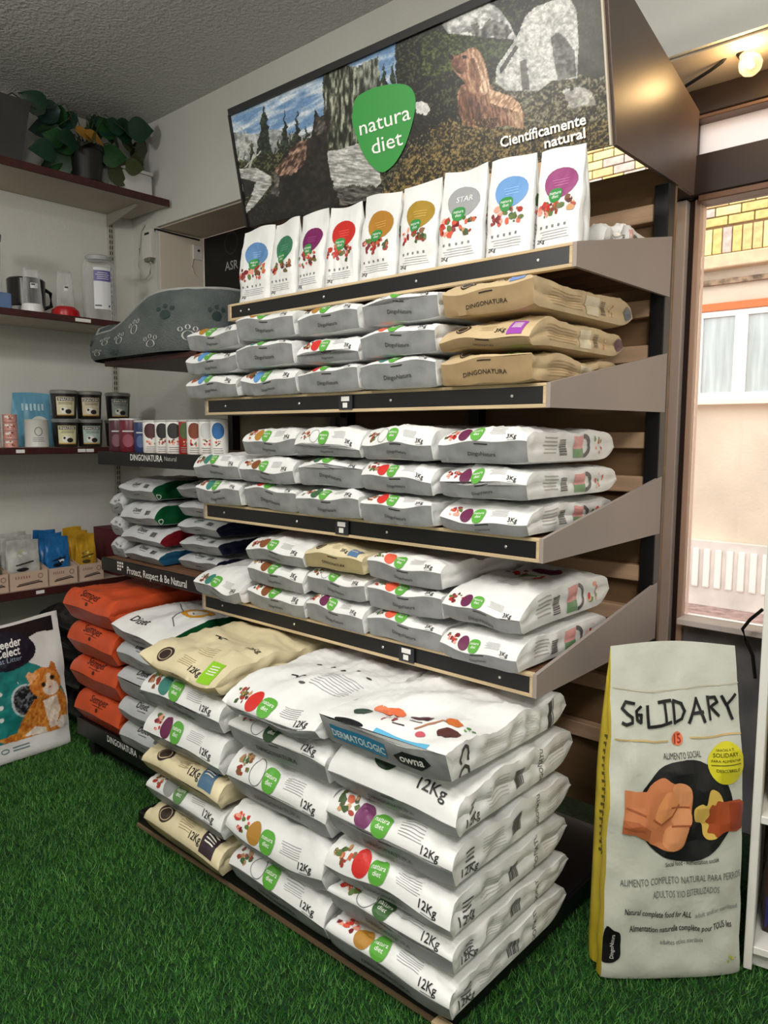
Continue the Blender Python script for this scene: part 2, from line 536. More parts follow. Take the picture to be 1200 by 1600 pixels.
def uniform_cols(G, axis_vals, n):
    """resample G[t, u] along t to n equal steps of axis_vals"""
    q = np.linspace(axis_vals[0], axis_vals[-1], n)
    return np.stack([np.stack([np.interp(q, axis_vals, G[:, k, c]) for c in range(3)], 1) for k in range(G.shape[1])], 1)
def lying_sack(W, L, T, zs, a=0.075, b=0.06, seed=1, wav=0.004, flare=0.03, amp=0.005, sag=0.0, back=0.2, over=0.0):
    rs = random.Random(seed*7+3)
    m_ = max(a, b)*1.15
    y = np.concatenate([np.linspace(0, m_, 14), np.linspace(m_, L*0.8, 20)[1:], np.linspace(L*0.8, L, 7)[1:]])
    fr = np.clip(y/a, 0, 1); fb = np.clip(y/b, 0, 1)
    zt = zs+0.0012+(T-zs-0.0012)*np.sin(fr*math.pi/2)**0.75
    zb = (zs-0.0012)*(1-fb)**1.05
    c = back*L
    e = np.clip((y-(L-c))/c, 0, 1)
    zk = 0.4*T
    zt = zk+0.002+(zt-zk-0.002)*np.sqrt(np.clip(1-e**2.2, 0, 1))
    zb = zb+(zk-zb)*e**2.6
    w = W*(1+flare*(1-fr)**2)*(1-0.03*e)+W*0.0
    nu = 33; u = np.linspace(-1, 1, nu)
    p1, p2 = rs.uniform(0, 6.28), rs.uniform(0, 6.28)
    wav_u = wav*(np.sin(u*2.2+p1)+0.6*np.sin(u*5.1+p2))-sag*(1-u**2)
    wav_u = np.maximum(wav_u, -zs*0.7)
    env = np.clip(fr*1.4, 0.15, 1)*(1-0.6*e)
    g = loft_sack(y, zt, zb, w, wav_u, fr, env, seed, amp)
    g = [x.copy() for x in g]
    for G in g:
        G[:, :, 2] = np.maximum(G[:, :, 2], 0.0)
    rows = int(np.searchsorted(y, b))
    surf = {'top': GridSurf(g[0], W), 'panel': GridSurf(g[2][:rows+1][::-1], W)}
    S = uniform_cols(g[1], y, 40)
    surf['side'] = GridSurf(np.transpose(S, (1, 0, 2))[::-1], L)
    surf['panel_h'] = surf['panel'].arc[-1]; surf['side_h'] = surf['side'].arc[-1]
    return g, rows, surf
def standing_sack(W, H, T, seed=1, taper=0.45, amp=0.004, top_t=0.004, wtop=1.0, lean=0.0, crimp=0.0, top_wave=0.004, bulge=0.07):
    rs = random.Random(seed*5+1)
    y = np.concatenate([np.linspace(0, 0.06*H, 5), np.linspace(0.06*H, H*0.9, 17)[1:], np.linspace(H*0.9, H, 4)[1:]])
    q = y/H
    th = T*(1-np.clip((q-taper)/(1-taper), 0, 1)**1.25)
    th = np.maximum(th, top_t)
    th *= np.clip(0.86+0.14*np.sqrt(np.clip(q/0.05, 0, 1)), 0, 1)
    w = W*(1+(wtop-1)*q)
    env = np.clip(q*8, 0.1, 1)*np.clip((1-q)*5, 0.2, 1)
    nu = 33; u = np.linspace(-1, 1, nu)
    wav = np.zeros(nu)
    g = loft_sack(y, th/2, -th/2, w, wav, np.ones_like(y), env, seed, amp, bulge=bulge, crease=0.16, k_top=0.22, k_bot=0.22)
    p1 = rs.uniform(0, 6.28)
    out = []
    for G in g:
        x, yy, z = G[:, :, 0], G[:, :, 1], G[:, :, 2]
        qq = yy/H
        wv = top_wave*np.sin(x/W*5+p1)*np.clip((qq-0.6)/0.4, 0, 1)
        out.append(np.stack([x, -(z+wv)+T/2*0+lean*qq**1.5*H, yy+0.9*top_wave*np.sin(x/W*4+p1*2)*np.clip((qq-0.9)/0.1, 0, 1)], 2))
    surf = {'front': GridSurf(out[0], W)}
    S = uniform_cols(out[1], y, 30)              # [len, v]
    surf['side'] = GridSurf(S[:, :, :], T)
    Sl = uniform_cols(out[3], y, 30)
    surf['left'] = GridSurf(Sl[:, ::-1, :], T)
    return out, surf

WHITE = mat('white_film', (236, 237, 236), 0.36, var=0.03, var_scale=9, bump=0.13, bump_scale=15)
GREYP = mat('shaded_end_film', (150, 152, 153), 0.40, var=0.14, var_scale=14, bump=0.13, bump_scale=15)  # shade below the flap put into the colour of the end panel
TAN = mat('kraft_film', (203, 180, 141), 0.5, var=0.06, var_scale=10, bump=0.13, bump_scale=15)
TAND = mat('kraft_film_shaded', (168, 142, 104), 0.52, var=0.08, var_scale=12, bump=0.13, bump_scale=15)  # darker copy of the kraft film: end-panel shading held in the colour
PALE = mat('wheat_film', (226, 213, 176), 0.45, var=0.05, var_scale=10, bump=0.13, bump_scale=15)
PALED = mat('wheat_film_shaded', (176, 160, 118), 0.5, var=0.08, var_scale=12, bump=0.13, bump_scale=15)  # wheat film with the shade of the end panel painted in
SILV = mat('pale_silver_film', (198, 200, 203), 0.36, var=0.06, var_scale=12, bump=0.13, bump_scale=15)
GREENF = mat('green_film', (20, 92, 52), 0.3, var=0.2, var_scale=10, bump=0.12, bump_scale=26)
NAVYF = mat('navy_film', (28, 34, 62), 0.32, var=0.2, var_scale=10)
REDF = mat('wine_film', (120, 24, 34), 0.32, var=0.2, var_scale=10)
TEALF = mat('blue_film', (34, 88, 122), 0.32, var=0.2, var_scale=10)
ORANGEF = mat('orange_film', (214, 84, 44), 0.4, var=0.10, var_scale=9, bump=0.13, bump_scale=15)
ORANGED = mat('orange_film_shaded', (172, 60, 34), 0.42, var=0.12, var_scale=9, bump=0.13, bump_scale=15)  # orange darkened on the end panel to carry its shading
DARK = (34, 34, 36); GRN = (92, 168, 62); GRN2 = (54, 142, 70)
FOOD = [(120, 74, 48), (166, 52, 40), (88, 110, 52), (198, 150, 104), (94, 40, 38), (60, 84, 44), (206, 96, 66), (140, 100, 70)]
FOODR = [(190, 48, 40), (214, 86, 60), (120, 30, 40), (92, 116, 54), (232, 160, 140), (150, 60, 60)]
FOODG = [(92, 118, 58), (62, 92, 50), (128, 80, 50), (170, 130, 92), (150, 50, 42)]
def natura_print(D, sf, W, spec, rnd, weight):
    s = W/0.45*spec.get('scale', 0.88); t = sf['top']
    d0 = spec.get('d0', 0.046)*s
    D.blobs('ingredient_picture', t, -0.36*W, d0+0.012*s, 0.042*s, spec.get('food', FOOD), rnd, 16)
    oc = spec.get('oval')
    if oc is None:
        D.ring('brand_badge', t, -0.205*W, d0+0.002*s, 0.036*s, 0.043*s, 0.0025*s, (90, 100, 100), 1)
    else:
        D.oval('brand_badge', t, -0.205*W, d0+0.002*s, 0.036*s, 0.044*s, oc, 1, egg=-0.1)
    D.oval('brand_badge', t, -0.06*W, d0-0.004*s, 0.037*s, 0.042*s, spec.get('badge', GRN), 3, egg=0.12, sq=0.6)
    D.text('brand_badge/badge_lettering', t, 'natura', -0.06*W, d0+0.003*s, 0.023*s, (244, 248, 240), 5, 0.004)
    D.text('brand_badge/badge_lettering', t, 'diet', -0.06*W, d0-0.018*s, 0.023*s, (244, 248, 240), 5, 0.004)
    D.lines('small_print', t, 0.07*W, 0.27*W, d0+0.030*s, 6, 0.0075*s, 0.0018*s, (150, 150, 152), rnd, 1)
    D.text('weight_mark', t, weight, 0.335*W, d0-0.032*s, 0.035*s, DARK, 2)
    D.rect('weight_mark', t, 0.29*W, d0-0.042*s, 0.38*W, d0-0.040*s, (110, 110, 112), 1)
def panel_print(D, sf, W, rnd, colr=(70, 70, 72), style='DINGONATURA'):
    p = sf['panel']; h = sf['panel_h']
    D.text('brand_lettering', p, style, 0.0, h*0.36, min(0.028, h*0.34)*(0.8 if W < 0.36 else 1), colr, 1, sy=0.9)
    D.rect('seal_slit', p, -0.022, h*0.86, 0.022, h*0.86+0.003, (24, 24, 24), 1)
def side_print(D, sf, L, rnd, kind):
    g = sf['side']; h = sf['side_h']
    if kind == 'color':
        D.lines('small_print#2', g, -0.34*L, -0.19*L, h*0.8, 5, h*0.13, h*0.045, (176, 172, 164), rnd, 1)
        D.barcode('barcode', g, -0.17*L, h*0.2, 0.04, h*0.55, (90, 88, 86), rnd, vertical=True)
        D.rect('colour_block', g, -0.02*L, h*0.42, 0.09*L, h*0.88, (226, 160, 158), 1)
        D.rect('colour_block', g, -0.02*L, h*0.10, 0.09*L, h*0.42, (122, 160, 118), 1)
        D.ring('swirl_mark', g, 0.09*L, h*0.5, 0.045, h*0.42, 0.012, (96, 96, 98), 2, a0=-1.5, a1=1.5)
        D.blobs('side_picture', g, 0.26*L, h*0.5, h*0.36, [(214, 90, 80), (230, 150, 130), (124, 160, 80), (240, 200, 190)], rnd, 9, squash=1.0)
    elif kind == 'text':
        D.lines('weight_panel', g, -0.40*L, -0.33*L, h*0.72, 4, h*0.14, h*0.05, (90, 90, 88), rnd, 1)
        D.lines('small_print#2', g, -0.28*L, -0.10*L, h*0.78, 7, h*0.09, h*0.022, (186, 184, 176), rnd, 1)
        D.barcode('barcode', g, -0.05*L, h*0.25, 0.045, h*0.5, (60, 60, 60), rnd)
        D.text('brand_lettering#2', g, 'DINGONATURA', 0.18*L, h*0.5, 0.022, (110, 108, 104), 1, ang=math.pi/2)
        D.lines('small_print#3', g, 0.24*L, 0.40*L, h*0.78, 7, h*0.09, h*0.02, (196, 192, 184), rnd, 1)
        D.text('weight_mark#2', g, '12Kg', -0.365*L, h*0.12, 0.034, (80, 80, 80), 1)
    elif kind == 'kraft':
        D.lines('small_print#2', g, -0.36*L, -0.05*L, h*0.75, 6, h*0.11, h*0.025, (170, 140, 100), rnd, 1)
        D.rect('colour_block', g, -0.02*L, h*0.12, 0.10*L, h*0.88, (218, 206, 178), 1)
        D.barcode('barcode', g, 0.12*L, h*0.2, 0.03, h*0.55, (110, 96, 74), rnd, vertical=True)
        D.blobs('side_picture', g, 0.24*L, h*0.45, h*0.26, [(206, 110, 80), (226, 190, 140), (160, 80, 60), (236, 214, 176)], rnd, 8, squash=1.0)
N_SEED = [100]
def place_sack(label, x0, x1, yf, z0, T, zs, spec, group, L=0.56, yaw=0.0, tilt=0.0, roll=0.0, wav=0.004, sag=0.0, a=None, b=None, name='pet_food_bag', amp=0.004, flare=0.03):
    N_SEED[0] += 1
    seed = N_SEED[0]; rnd = random.Random(seed)
    W = x1-x0
    a = a or 0.42*T; b = b or 0.13*T
    g, rows, sf = lying_sack(W, L, T-0.001, zs, a, b, seed, wav, flare, amp, sag)
    o = thing(name, label, 'pet food bag', ((x0+x1)/2, yf, z0), yaw, group)
    o.rotation_euler = (tilt, roll, yaw)
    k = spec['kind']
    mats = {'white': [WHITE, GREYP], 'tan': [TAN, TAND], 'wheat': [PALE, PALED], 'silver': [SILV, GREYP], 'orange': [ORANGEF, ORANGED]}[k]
    sm = None
    if spec.get('side'):
        mats = mats+[spec['side']]; sm = 2
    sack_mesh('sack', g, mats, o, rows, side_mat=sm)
    D = Decal()
    if k == 'white':
        if not spec.get('plain'):
            natura_print(D, sf, W, spec, rnd, spec.get('weight', '12Kg'))
        if not spec.get('nopanel'): panel_print(D, sf, W, rnd, style=spec.get('pt', 'DingoNatura' if W < 0.36 else 'DINGONATURA'))
    elif k in ('tan', 'wheat'):
        t = sf['top']; s = W/0.45
        D.oval('brand_badge', t, -0.27*W, 0.055*s, 0.036*s, 0.032*s, (52, 38, 34), 1, egg=0.2)
        D.ring('brand_badge', t, -0.27*W, 0.055*s, 0.028*s, 0.024*s, 0.003*s, (196, 176, 140), 2)
        D.lines('small_print', t, -0.08*W, 0.1*W, 0.075*s, 5, 0.008*s, 0.0016*s, (150, 128, 94), rnd)
        D.text('weight_mark', t, spec.get('weight', '12Kg'), 0.17*W, 0.030*s, 0.034*s, DARK, 2)
        D.rect('colour_label', t, 0.25*W, 0.012*s, 0.41*W, 0.100*s, spec['tab'], 1)
        for i in range(4):
            D.rect('colour_label', t, 0.28*W, (0.05+0.01*i)*s, 0.38*W, (0.054+0.01*i)*s, (236, 232, 222), 2)
        panel_print(D, sf, W, rnd, (60, 50, 40))
    elif k == 'silver':
        t = sf['top']; s = W/0.36
        D.text('lettering', t, 'Diset', -0.06*W, 0.040*s, 0.040*s, (40, 42, 46), 2)
        D.rect('lettering', t, -0.13*W, 0.028*s, 0.04*W, 0.031*s, (90, 92, 96), 1)
        D.barcode('barcode', t, 0.20*W, 0.02*s, 0.045*s, 0.03*s, (52, 52, 54), rnd)
        D.rect('seal_slit', sf['panel'], -0.02, sf['panel_h']*0.6, 0.02, sf['panel_h']*0.6+0.003, (30, 30, 30), 1)
    elif k == 'orange':
        t = sf['top']; s = W/0.4
        D.text('lettering', t, 'Semper', 0.0, 0.052*s, 0.050*s, (72, 26, 22), 2, 0.01)
        D.rect('lettering', t, -0.12*W, 0.040*s, 0.12*W, 0.043*s, (96, 34, 28), 1)
        D.oval('lettering', t, 0.0, 0.026*s, 0.010*s, 0.009*s, (80, 28, 24), 1, rings=1)
    if spec.get('sp'):
        side_print(D, sf, L, rnd, spec['sp'])
    if spec.get('end_cap'):
        sd = sf['side']
        D.oval('end_window', sd, 0.43*L, sf['side_h']*0.48, 0.028, sf['side_h']*0.34, spec['end_cap'], 2, sq=1)
    if spec.get('ring_mark'):
        D.ring('ring_mark', sf['side'], -0.42*L, sf['side_h']*0.2, 0.014, 0.014, 0.004, (226, 230, 226), 2)
    fn = spec.get('extra')
    if fn: fn(D, sf, W, L, rnd)
    D.build(o)
    return o
# ---------------------------------------------------------------- the room
XL, YB, ZC = -4.5, 2.6, 3.37
XR, YF = 2.4, -2.6
WALLM = mat('white_plaster', (214, 214, 208), 0.85, var=0.03, var_scale=2, bump=0.10, bump_scale=60)
CEILM = mat('stipple_ceiling', (200, 200, 196), 0.9, bump=0.75, bump_scale=55)
SOFFM = mat('soffit_plaster', (206, 192, 176), 0.8, var=0.05, var_scale=4)
floor = struct(box('floor', (XL-0.1, YF-0.1, -0.12), (XR+0.1, 3.05, -0.012), mat('turf_backing', (16, 58, 22), 0.95, var=0.4, var_scale=60)))
struct(box('ceiling', (XL-0.1, YF-0.1, ZC), (XR+0.1, YB+0.5, ZC+0.12), CEILM))
struct(box('wall_left', (XL-0.12, YF-0.1, -0.1), (XL, YB+0.5, ZC), WALLM))
struct(box('wall_right', (XR, YF-0.1, -0.1), (XR+0.12, YB+0.5, ZC), WALLM))
struct(box('wall_front', (XL, YF-0.12, -0.1), (XR, YF, ZC), WALLM))
HEAD = 2.755
bm = bmesh.new()
bm_box(bm, (XL, YB, -0.1), (-4.22, 3.06, ZC))                 # left of the opening
bm_box(bm, (-4.22, YB, HEAD), (XR, 3.06, ZC))                 # above
bm_box(bm, (-4.22, YB, -0.1), (-2.62, 3.06, 1.96))            # below the left part
bm_box(bm, (1.7, YB, -0.1), (XR, 3.06, HEAD))                 # right pier
struct(from_bm('wall_back', bm, WALLM))
struct(box('trim_1', (-4.215, YB+0.02, HEAD-0.008), (1.69, 2.93, HEAD-0.001), SOFFM))   # lining of the opening's head
struct(box('trim_2', (-4.219, YB+0.02, 1.962), (-4.212, 2.93, HEAD-0.01), mat('jamb_plaster', (222, 212, 198), 0.8)))

# window frame, glazing, panel below
DKF = mat('dark_window_frame', (52, 42, 40), 0.45)
ALU = mat('taupe_window_frame', (196, 184, 178), 0.42)
GLASS = bpy.data.materials.new('clear_glass'); GLASS.use_nodes = True
_nt = GLASS.node_tree
_g = _nt.nodes.new('ShaderNodeBsdfGlossy'); _g.inputs['Roughness'].default_value = 0.02
_t = _nt.nodes.new('ShaderNodeBsdfTransparent'); _t.inputs['Color'].default_value = (0.97, 0.98, 0.97, 1)
_f = _nt.nodes.new('ShaderNodeFresnel'); _f.inputs['IOR'].default_value = 1.35
_m = _nt.nodes.new('ShaderNodeMixShader')
_nt.links.new(_f.outputs[0], _m.inputs[0]); _nt.links.new(_t.outputs[0], _m.inputs[1]); _nt.links.new(_g.outputs[0], _m.inputs[2])
_nt.links.new(_m.outputs[0], _nt.nodes['Material Output'].inputs['Surface'])
win = bpy.data.objects.new('window_1', None); col.objects.link(win); win.location = (-1.1, 2.95, 0); win['kind'] = 'structure'
def wbox(name, lo, hi, m_, bev=0.003):
    return box(name, tuple(lo[i]-(-1.1, 2.95, 0)[i] for i in range(3)), tuple(hi[i]-(-1.1, 2.95, 0)[i] for i in range(3)), m_, win, bev)
def xw(px, py, y): return float(at_y(px, py, y)[0])
fx0, fx1 = xw(1057, 320, 2.90), xw(1073, 320, 2.90)
wbox('frame_post', (fx0, 2.90, 0.06), (fx1, 2.99, 2.37), ALU)
wbox('frame_post', (fx0-0.03, 2.91, 2.37), (fx1+0.02, 2.99, 2.72), DKF)
wbox('frame_groove', (fx1+0.001, 2.93, 0.06), (fx1+0.022, 2.98, 2.37), mat('frame_rubber', (44, 26, 22), 0.6))
wbox('frame_bead', (fx1+0.0225, 2.92, 0.06), (fx1+0.045, 2.985, 2.37), mat('frame_bead', (206, 176, 158), 0.4, metal=0.2))
wbox('transom', (fx0-0.03, 2.88, 2.375), (1.68, 2.99, 2.515), DKF)
wbox('transom_bead', (fx1+0.046, 2.885, 2.350), (1.68, 2.98, 2.374), mat('frame_bead2', (120, 92, 76), 0.4, metal=0.2))
wbox('head_rail', (fx0-0.03, 2.88, 2.655), (1.68, 2.99, 2.744), DKF)
wbox('head_bead', (fx1+0.021, 2.885, 2.640), (1.68, 2.98, 2.6545), mat('frame_bead2', (120, 92, 76), 0.4))
FROST = bpy.data.materials.new('frosted_glass'); FROST.use_nodes = True
_nt = FROST.node_tree; _tr = _nt.nodes.new('ShaderNodeBsdfTranslucent'); _tr.inputs['Color'].default_value = (0.95, 0.95, 0.95, 1)
_nt.links.new(_tr.outputs[0], _nt.nodes['Material Output'].inputs['Surface'])
wbox('upper_pane', (fx1+0.021, 2.945, 2.516), (1.68, 2.951, 2.640), FROST, 0)
wbox('lower_pane', (fx1+0.046, 2.945, 0.80), (1.68, 2.951, 2.350), GLASS, 0)
wbox('sill_bar', (fx1+0.046, 2.86, 0.775), (1.68, 2.985, 0.80), mat('pale_sill', (226, 218, 214), 0.5))
wbox('kick_panel', (fx1+0.046, 2.93, 0.0), (1.68, 2.97, 0.774), mat('grey_panel', (140, 142, 146), 0.6, var=0.25, var_scale=6))
wbox('frame_post', (-2.3, 2.90, 0.06), (-2.24, 2.99, 2.744), DKF)
wbox('rear_pane', (-2.239, 2.945, 0.06), (fx0-0.001, 2.951, 2.37), GLASS, 0)
wbox('rear_upper_pane', (-2.239, 2.945, 2.516), (fx0-0.031, 2.951, 2.70), GLASS, 0)
# black printed board in the left part of the opening
bb = thing('window_board', 'black printed board closing the window beside the wall sockets', 'sign board', (-3.25, 2.945, 1.961))
box('board', (-0.955, -0.01, 0.0), (0.62, 0.01, 0.785), mat('black_board', (14, 14, 15), 0.45), bb, 0.002)
D = Decal()
pt = at_y(362, 421, 2.935)
sfp = PlaneSurf((0, -0.01, 0), (1, 0, 0), (0, 0, 1))
D.text('lettering', sfp, 'ASR', pt[0]+3.25, pt[2]-1.961, 0.075, (170, 172, 170), 1)
D.ring('emblem', sfp, pt[0]+3.25, pt[2]-1.961+0.16, 0.07, 0.07, 0.010, (44, 44, 46), 1)
D.build(bb)

# ---------------------------------------------------------------- street seen through the window
YS = 8.0
street = struct(box('ground_street', (-14, 3.06, -0.35), (12, 16, -0.25), mat('street_paving', (176, 142, 132), 0.9, var=0.25, var_scale=12)))
STUC = mat('beige_stucco', (222, 200, 176), 0.9, var=0.10, var_scale=1.5, bump=0.2, bump_scale=30)
fac = struct(box('wall_facade', (-12, YS, -0.25), (8, YS+0.4, 6.2), STUC))
fac.location = (0, 0, 0)
BRKM = [mat('buff_brick_%s' % n, c, 0.85, var=0.15, var_scale=20) for n, c in (('gold', (222, 192, 120)), ('straw', (236, 214, 150)), ('mauve', (206, 182, 166)), ('amber', (228, 190, 130)))]
def brick_mesh(sx, sz, mt):
    bm = bmesh.new(); bm_box(bm, (-sx/2, -0.03, -sz/2), (sx/2, 0.0, sz/2), 0.004)
    me = bpy.data.meshes.new('brick'); bmesh.ops.recalc_face_normals(bm, faces=bm.faces); bm.to_mesh(me); bm.free(); me.materials.append(mt)
    return me
BM_ = [brick_mesh(0.232, 0.080, q) for q in BRKM]
BS_ = [brick_mesh(0.083, 0.245, q) for q in BRKM]
BR_ = random.Random(4)
box('mortar_bed', (-9, YS-0.012, 3.30), (3, YS-0.001, 6.0), mat('brick_mortar', (150, 118, 84), 0.95), fac)
nb = 0
for r in range(17):
    z = 3.615+r*0.093
    for q in range(40):
        x = -6.4+q*0.245+(0.12 if r % 2 else 0)
        u_, v_ = to_px((x, YS, z))
        if not (880 < u_ < 1330 and 130 < v_ < 430) or nb >= 290: continue
        o = bpy.data.objects.new('brick', BR_.choice(BM_)); col.objects.link(o); o.parent = fac
        o.location = (x, YS-0.012, z); nb += 1
for q in range(48):
    x = -4.2+q*0.094
    o = bpy.data.objects.new('soldier_brick', BR_.choice(BS_)); col.objects.link(o); o.parent = fac
    o.location = (x, YS-0.012, 3.425)
box('cornice', (-9, YS-0.16, 3.14), (3, YS-0.001, 3.27), mat('cornice_render', (214, 186, 150), 0.85, var=0.1), fac, 0.01)
box('string_course', (-9, YS-0.05, 3.00), (3, YS-0.001, 3.05), mat('string_course', (170, 140, 112), 0.85, var=0.4, var_scale=14), fac)
# neighbour's window
nw = bpy.data.objects.new('window_2', None); col.objects.link(nw); nw['kind'] = 'structure'; nw.location = (-2.0, YS, 0)
A0 = at_y(1088, 488, YS); A1 = at_y(1088, 630, YS)
wx0, wz1, wz0 = float(A0[0])+2.0, 2.74, 1.86
PVC = mat('white_pvc', (240, 234, 226), 0.4)
box('shutter_lintel', (wx0-0.03, -0.07, wz1+0.001), (wx0+1.42, -0.001, wz1+0.075), mat('orange_lintel', (206, 110, 62), 0.7), nw)
box('frame_rail', (wx0, -0.05, wz0), (wx0+1.36, -0.001, wz0+0.07), PVC, nw, 0.004)
box('frame_rail', (wx0, -0.05, wz1-0.06), (wx0+1.36, -0.001, wz1), PVC, nw, 0.004)
for i, (xa, xb) in enumerate(((0.0, 0.09), (0.40, 0.52), (0.84, 0.96), (1.27, 1.36))):
    box('frame_stile', (wx0+xa, -0.055, wz0+0.07), (wx0+xb, -0.001, wz1-0.06), PVC, nw, 0.004)
for xa, xb in ((0.092, 0.398), (0.522, 0.838), (0.962, 1.268)):
    box('curtain_pane', (wx0+xa, -0.025, wz0+0.071), (wx0+xb, -0.002, wz1-0.061), mat('curtained_pane', (196, 198, 194), 0.25, var=0.12, var_scale=3, stretch=(6, 1, 0.6)), nw)
box('sill', (wx0-0.12, -0.12, wz0-0.05), (wx0+1.48, -0.001, wz0-0.001), mat('cream_sill', (240, 224, 196), 0.7), nw, 0.004)
# ribbed plinth of the facade
pl = struct(box('trim_3', (-9, YS-0.10, -0.25), (4, YS-0.002, 0.42), mat('plinth_render', (226, 212, 200), 0.9, var=0.1, var_scale=4)))
for q in range(44):
    x = -4.0+q*0.112
    box('rib', (x, YS-0.115, -0.06), (x+0.066, YS-0.1005, 0.345), mat('plinth_rib', (236, 226, 216), 0.9), pl, 0.01)
struct(box('trim_4', (-9, 3.9, -0.25), (6, 4.15, -0.13), mat('kerb_stone', (206, 196, 196), 0.8, var=0.1)))

# ---------------------------------------------------------------- artificial turf
def make_turf():
    rs = np.random.RandomState(3)
    n = 520000
    x = rs.uniform(-4.48, 1.2, n); y = rs.uniform(-0.4, 2.58, n)
    ok = (((x*x+y*y) > 0.25) & (y > -x*0.1-0.3)) & ~((x > -2.5) & (x < -1.04) & (y > 1.46)) & ~((x < -2.55) & (x > -3.4) & (y > 1.64))
    x, y = x[ok], y[ok]; n = len(x)
    h = rs.uniform(0.013, 0.026, n); a = rs.uniform(0, 6.28, n); wd = rs.uniform(0.0012, 0.0020, n)
    ln = rs.uniform(0.2, 1.0, n)*h; b = rs.uniform(0, 6.28, n)
    ca, sa = np.cos(a)*wd, np.sin(a)*wd
    tip = np.stack([x+np.cos(b)*ln, y+np.sin(b)*ln, h-0.012], 1)
    V = np.empty((n, 3, 3))
    V[:, 0] = np.stack([x-ca, y-sa, np.full(n, -0.012)], 1)
    V[:, 1] = np.stack([x+ca, y+sa, np.full(n, -0.012)], 1)
    V[:, 2] = tip
    base = lin((30, 92, 28)); c2 = lin((92, 150, 62))
    t = rs.uniform(0, 1, n)[:, None]**2
    C = base*(1-t)+c2*t
    patch = 0.75+0.5*fbm(x, y, 3.0, 5)[:, None]
    C = np.repeat((C*patch)[:, None, :], 3, 1)
    me = bpy.data.meshes.new('grass_pile')
    me.vertices.add(3*n); me.vertices.foreach_set('co', V.ravel())
    me.loops.add(3*n); me.loops.foreach_set('vertex_index', np.arange(3*n, dtype=np.int32))
    me.polygons.add(n); me.polygons.foreach_set('loop_start', np.arange(0, 3*n, 3, dtype=np.int32))
    me.update(calc_edges=True)
    at = me.color_attributes.new('ink', 'FLOAT_COLOR', 'POINT')
    at.data.foreach_set('color', np.concatenate([C.reshape(-1, 3), np.ones((3*n, 1))], 1).ravel())
    o = link_mesh('grass_pile', me, print_mat('turf_fibre', 0.6))
    tag(o, 'short green artificial grass carpet covering the shop floor', 'artificial grass'); o['kind'] = 'stuff'
make_turf()
# ---------------------------------------------------------------- main display rack
RX0, RX1 = -2.53, -1.0
BLACK = mat('black_steel', (20, 20, 22), 0.42)
LIPM = mat('black_lip', (18, 18, 20), 0.38)
PINE = mat('pale_pine', (214, 190, 150), 0.6, var=0.12, var_scale=6, stretch=(0.6, 12, 12))
PLANK = mat('brown_plank', (126, 88, 62), 0.6, var=0.3, var_scale=5, stretch=(0.6, 10, 10))
SLATM = mat('salmon_slat', (240, 200, 164), 0.6, var=0.08, var_scale=5, stretch=(0.6, 10, 10))
BACKM = mat('brown_backboard', (150, 118, 84), 0.65, var=0.15, var_scale=3, stretch=(0.5, 6, 6))
TAUPE = mat('taupe_bracket', (158, 146, 140), 0.5, var=0.03, var_scale=3)
SCREW = mat('steel_screw', (210, 210, 205), 0.3, metal=0.9)
RY = 2.0
rack = thing('display_rack', 'tall black display rack with pine-edged shelves stacked with bags', 'display rack', (-1.765, RY, 0))
def rbox(name, lo, hi, m_, parent=rack, bev=0.0):
    return box(name, (lo[0]+1.765, lo[1]-RY, lo[2]), (hi[0]+1.765, hi[1]-RY, hi[2]), m_, parent, bev)
for x in (RX0+0.005, -1.79, RX1-0.055):
    rbox('post', (x, 2.50, 0.0), (x+0.05, 2.555, 2.318), BLACK, bev=0.003)
rbox('backboard', (RX0, 2.558, 0.10), (RX1-0.008, 2.575, 2.395), BACKM)
for z in (2.235, 1.925, 1.775, 1.482, 1.330, 1.020, 0.870, 0.60, 0.40):
    rbox('slat', (RX0+0.056, 2.515, z-0.028), (RX1-0.062, 2.5575, z+0.028), SLATM, bev=0.003)
TAGM = mat('white_price_tag', (232, 232, 228), 0.5)
TAGB = mat('tag_holder', (40, 40, 46), 0.3)
SHELVES = [(2.016, 1.885), (1.637, 1.766), (1.225, 1.751), (0.858, 1.735)]
screw_me = None
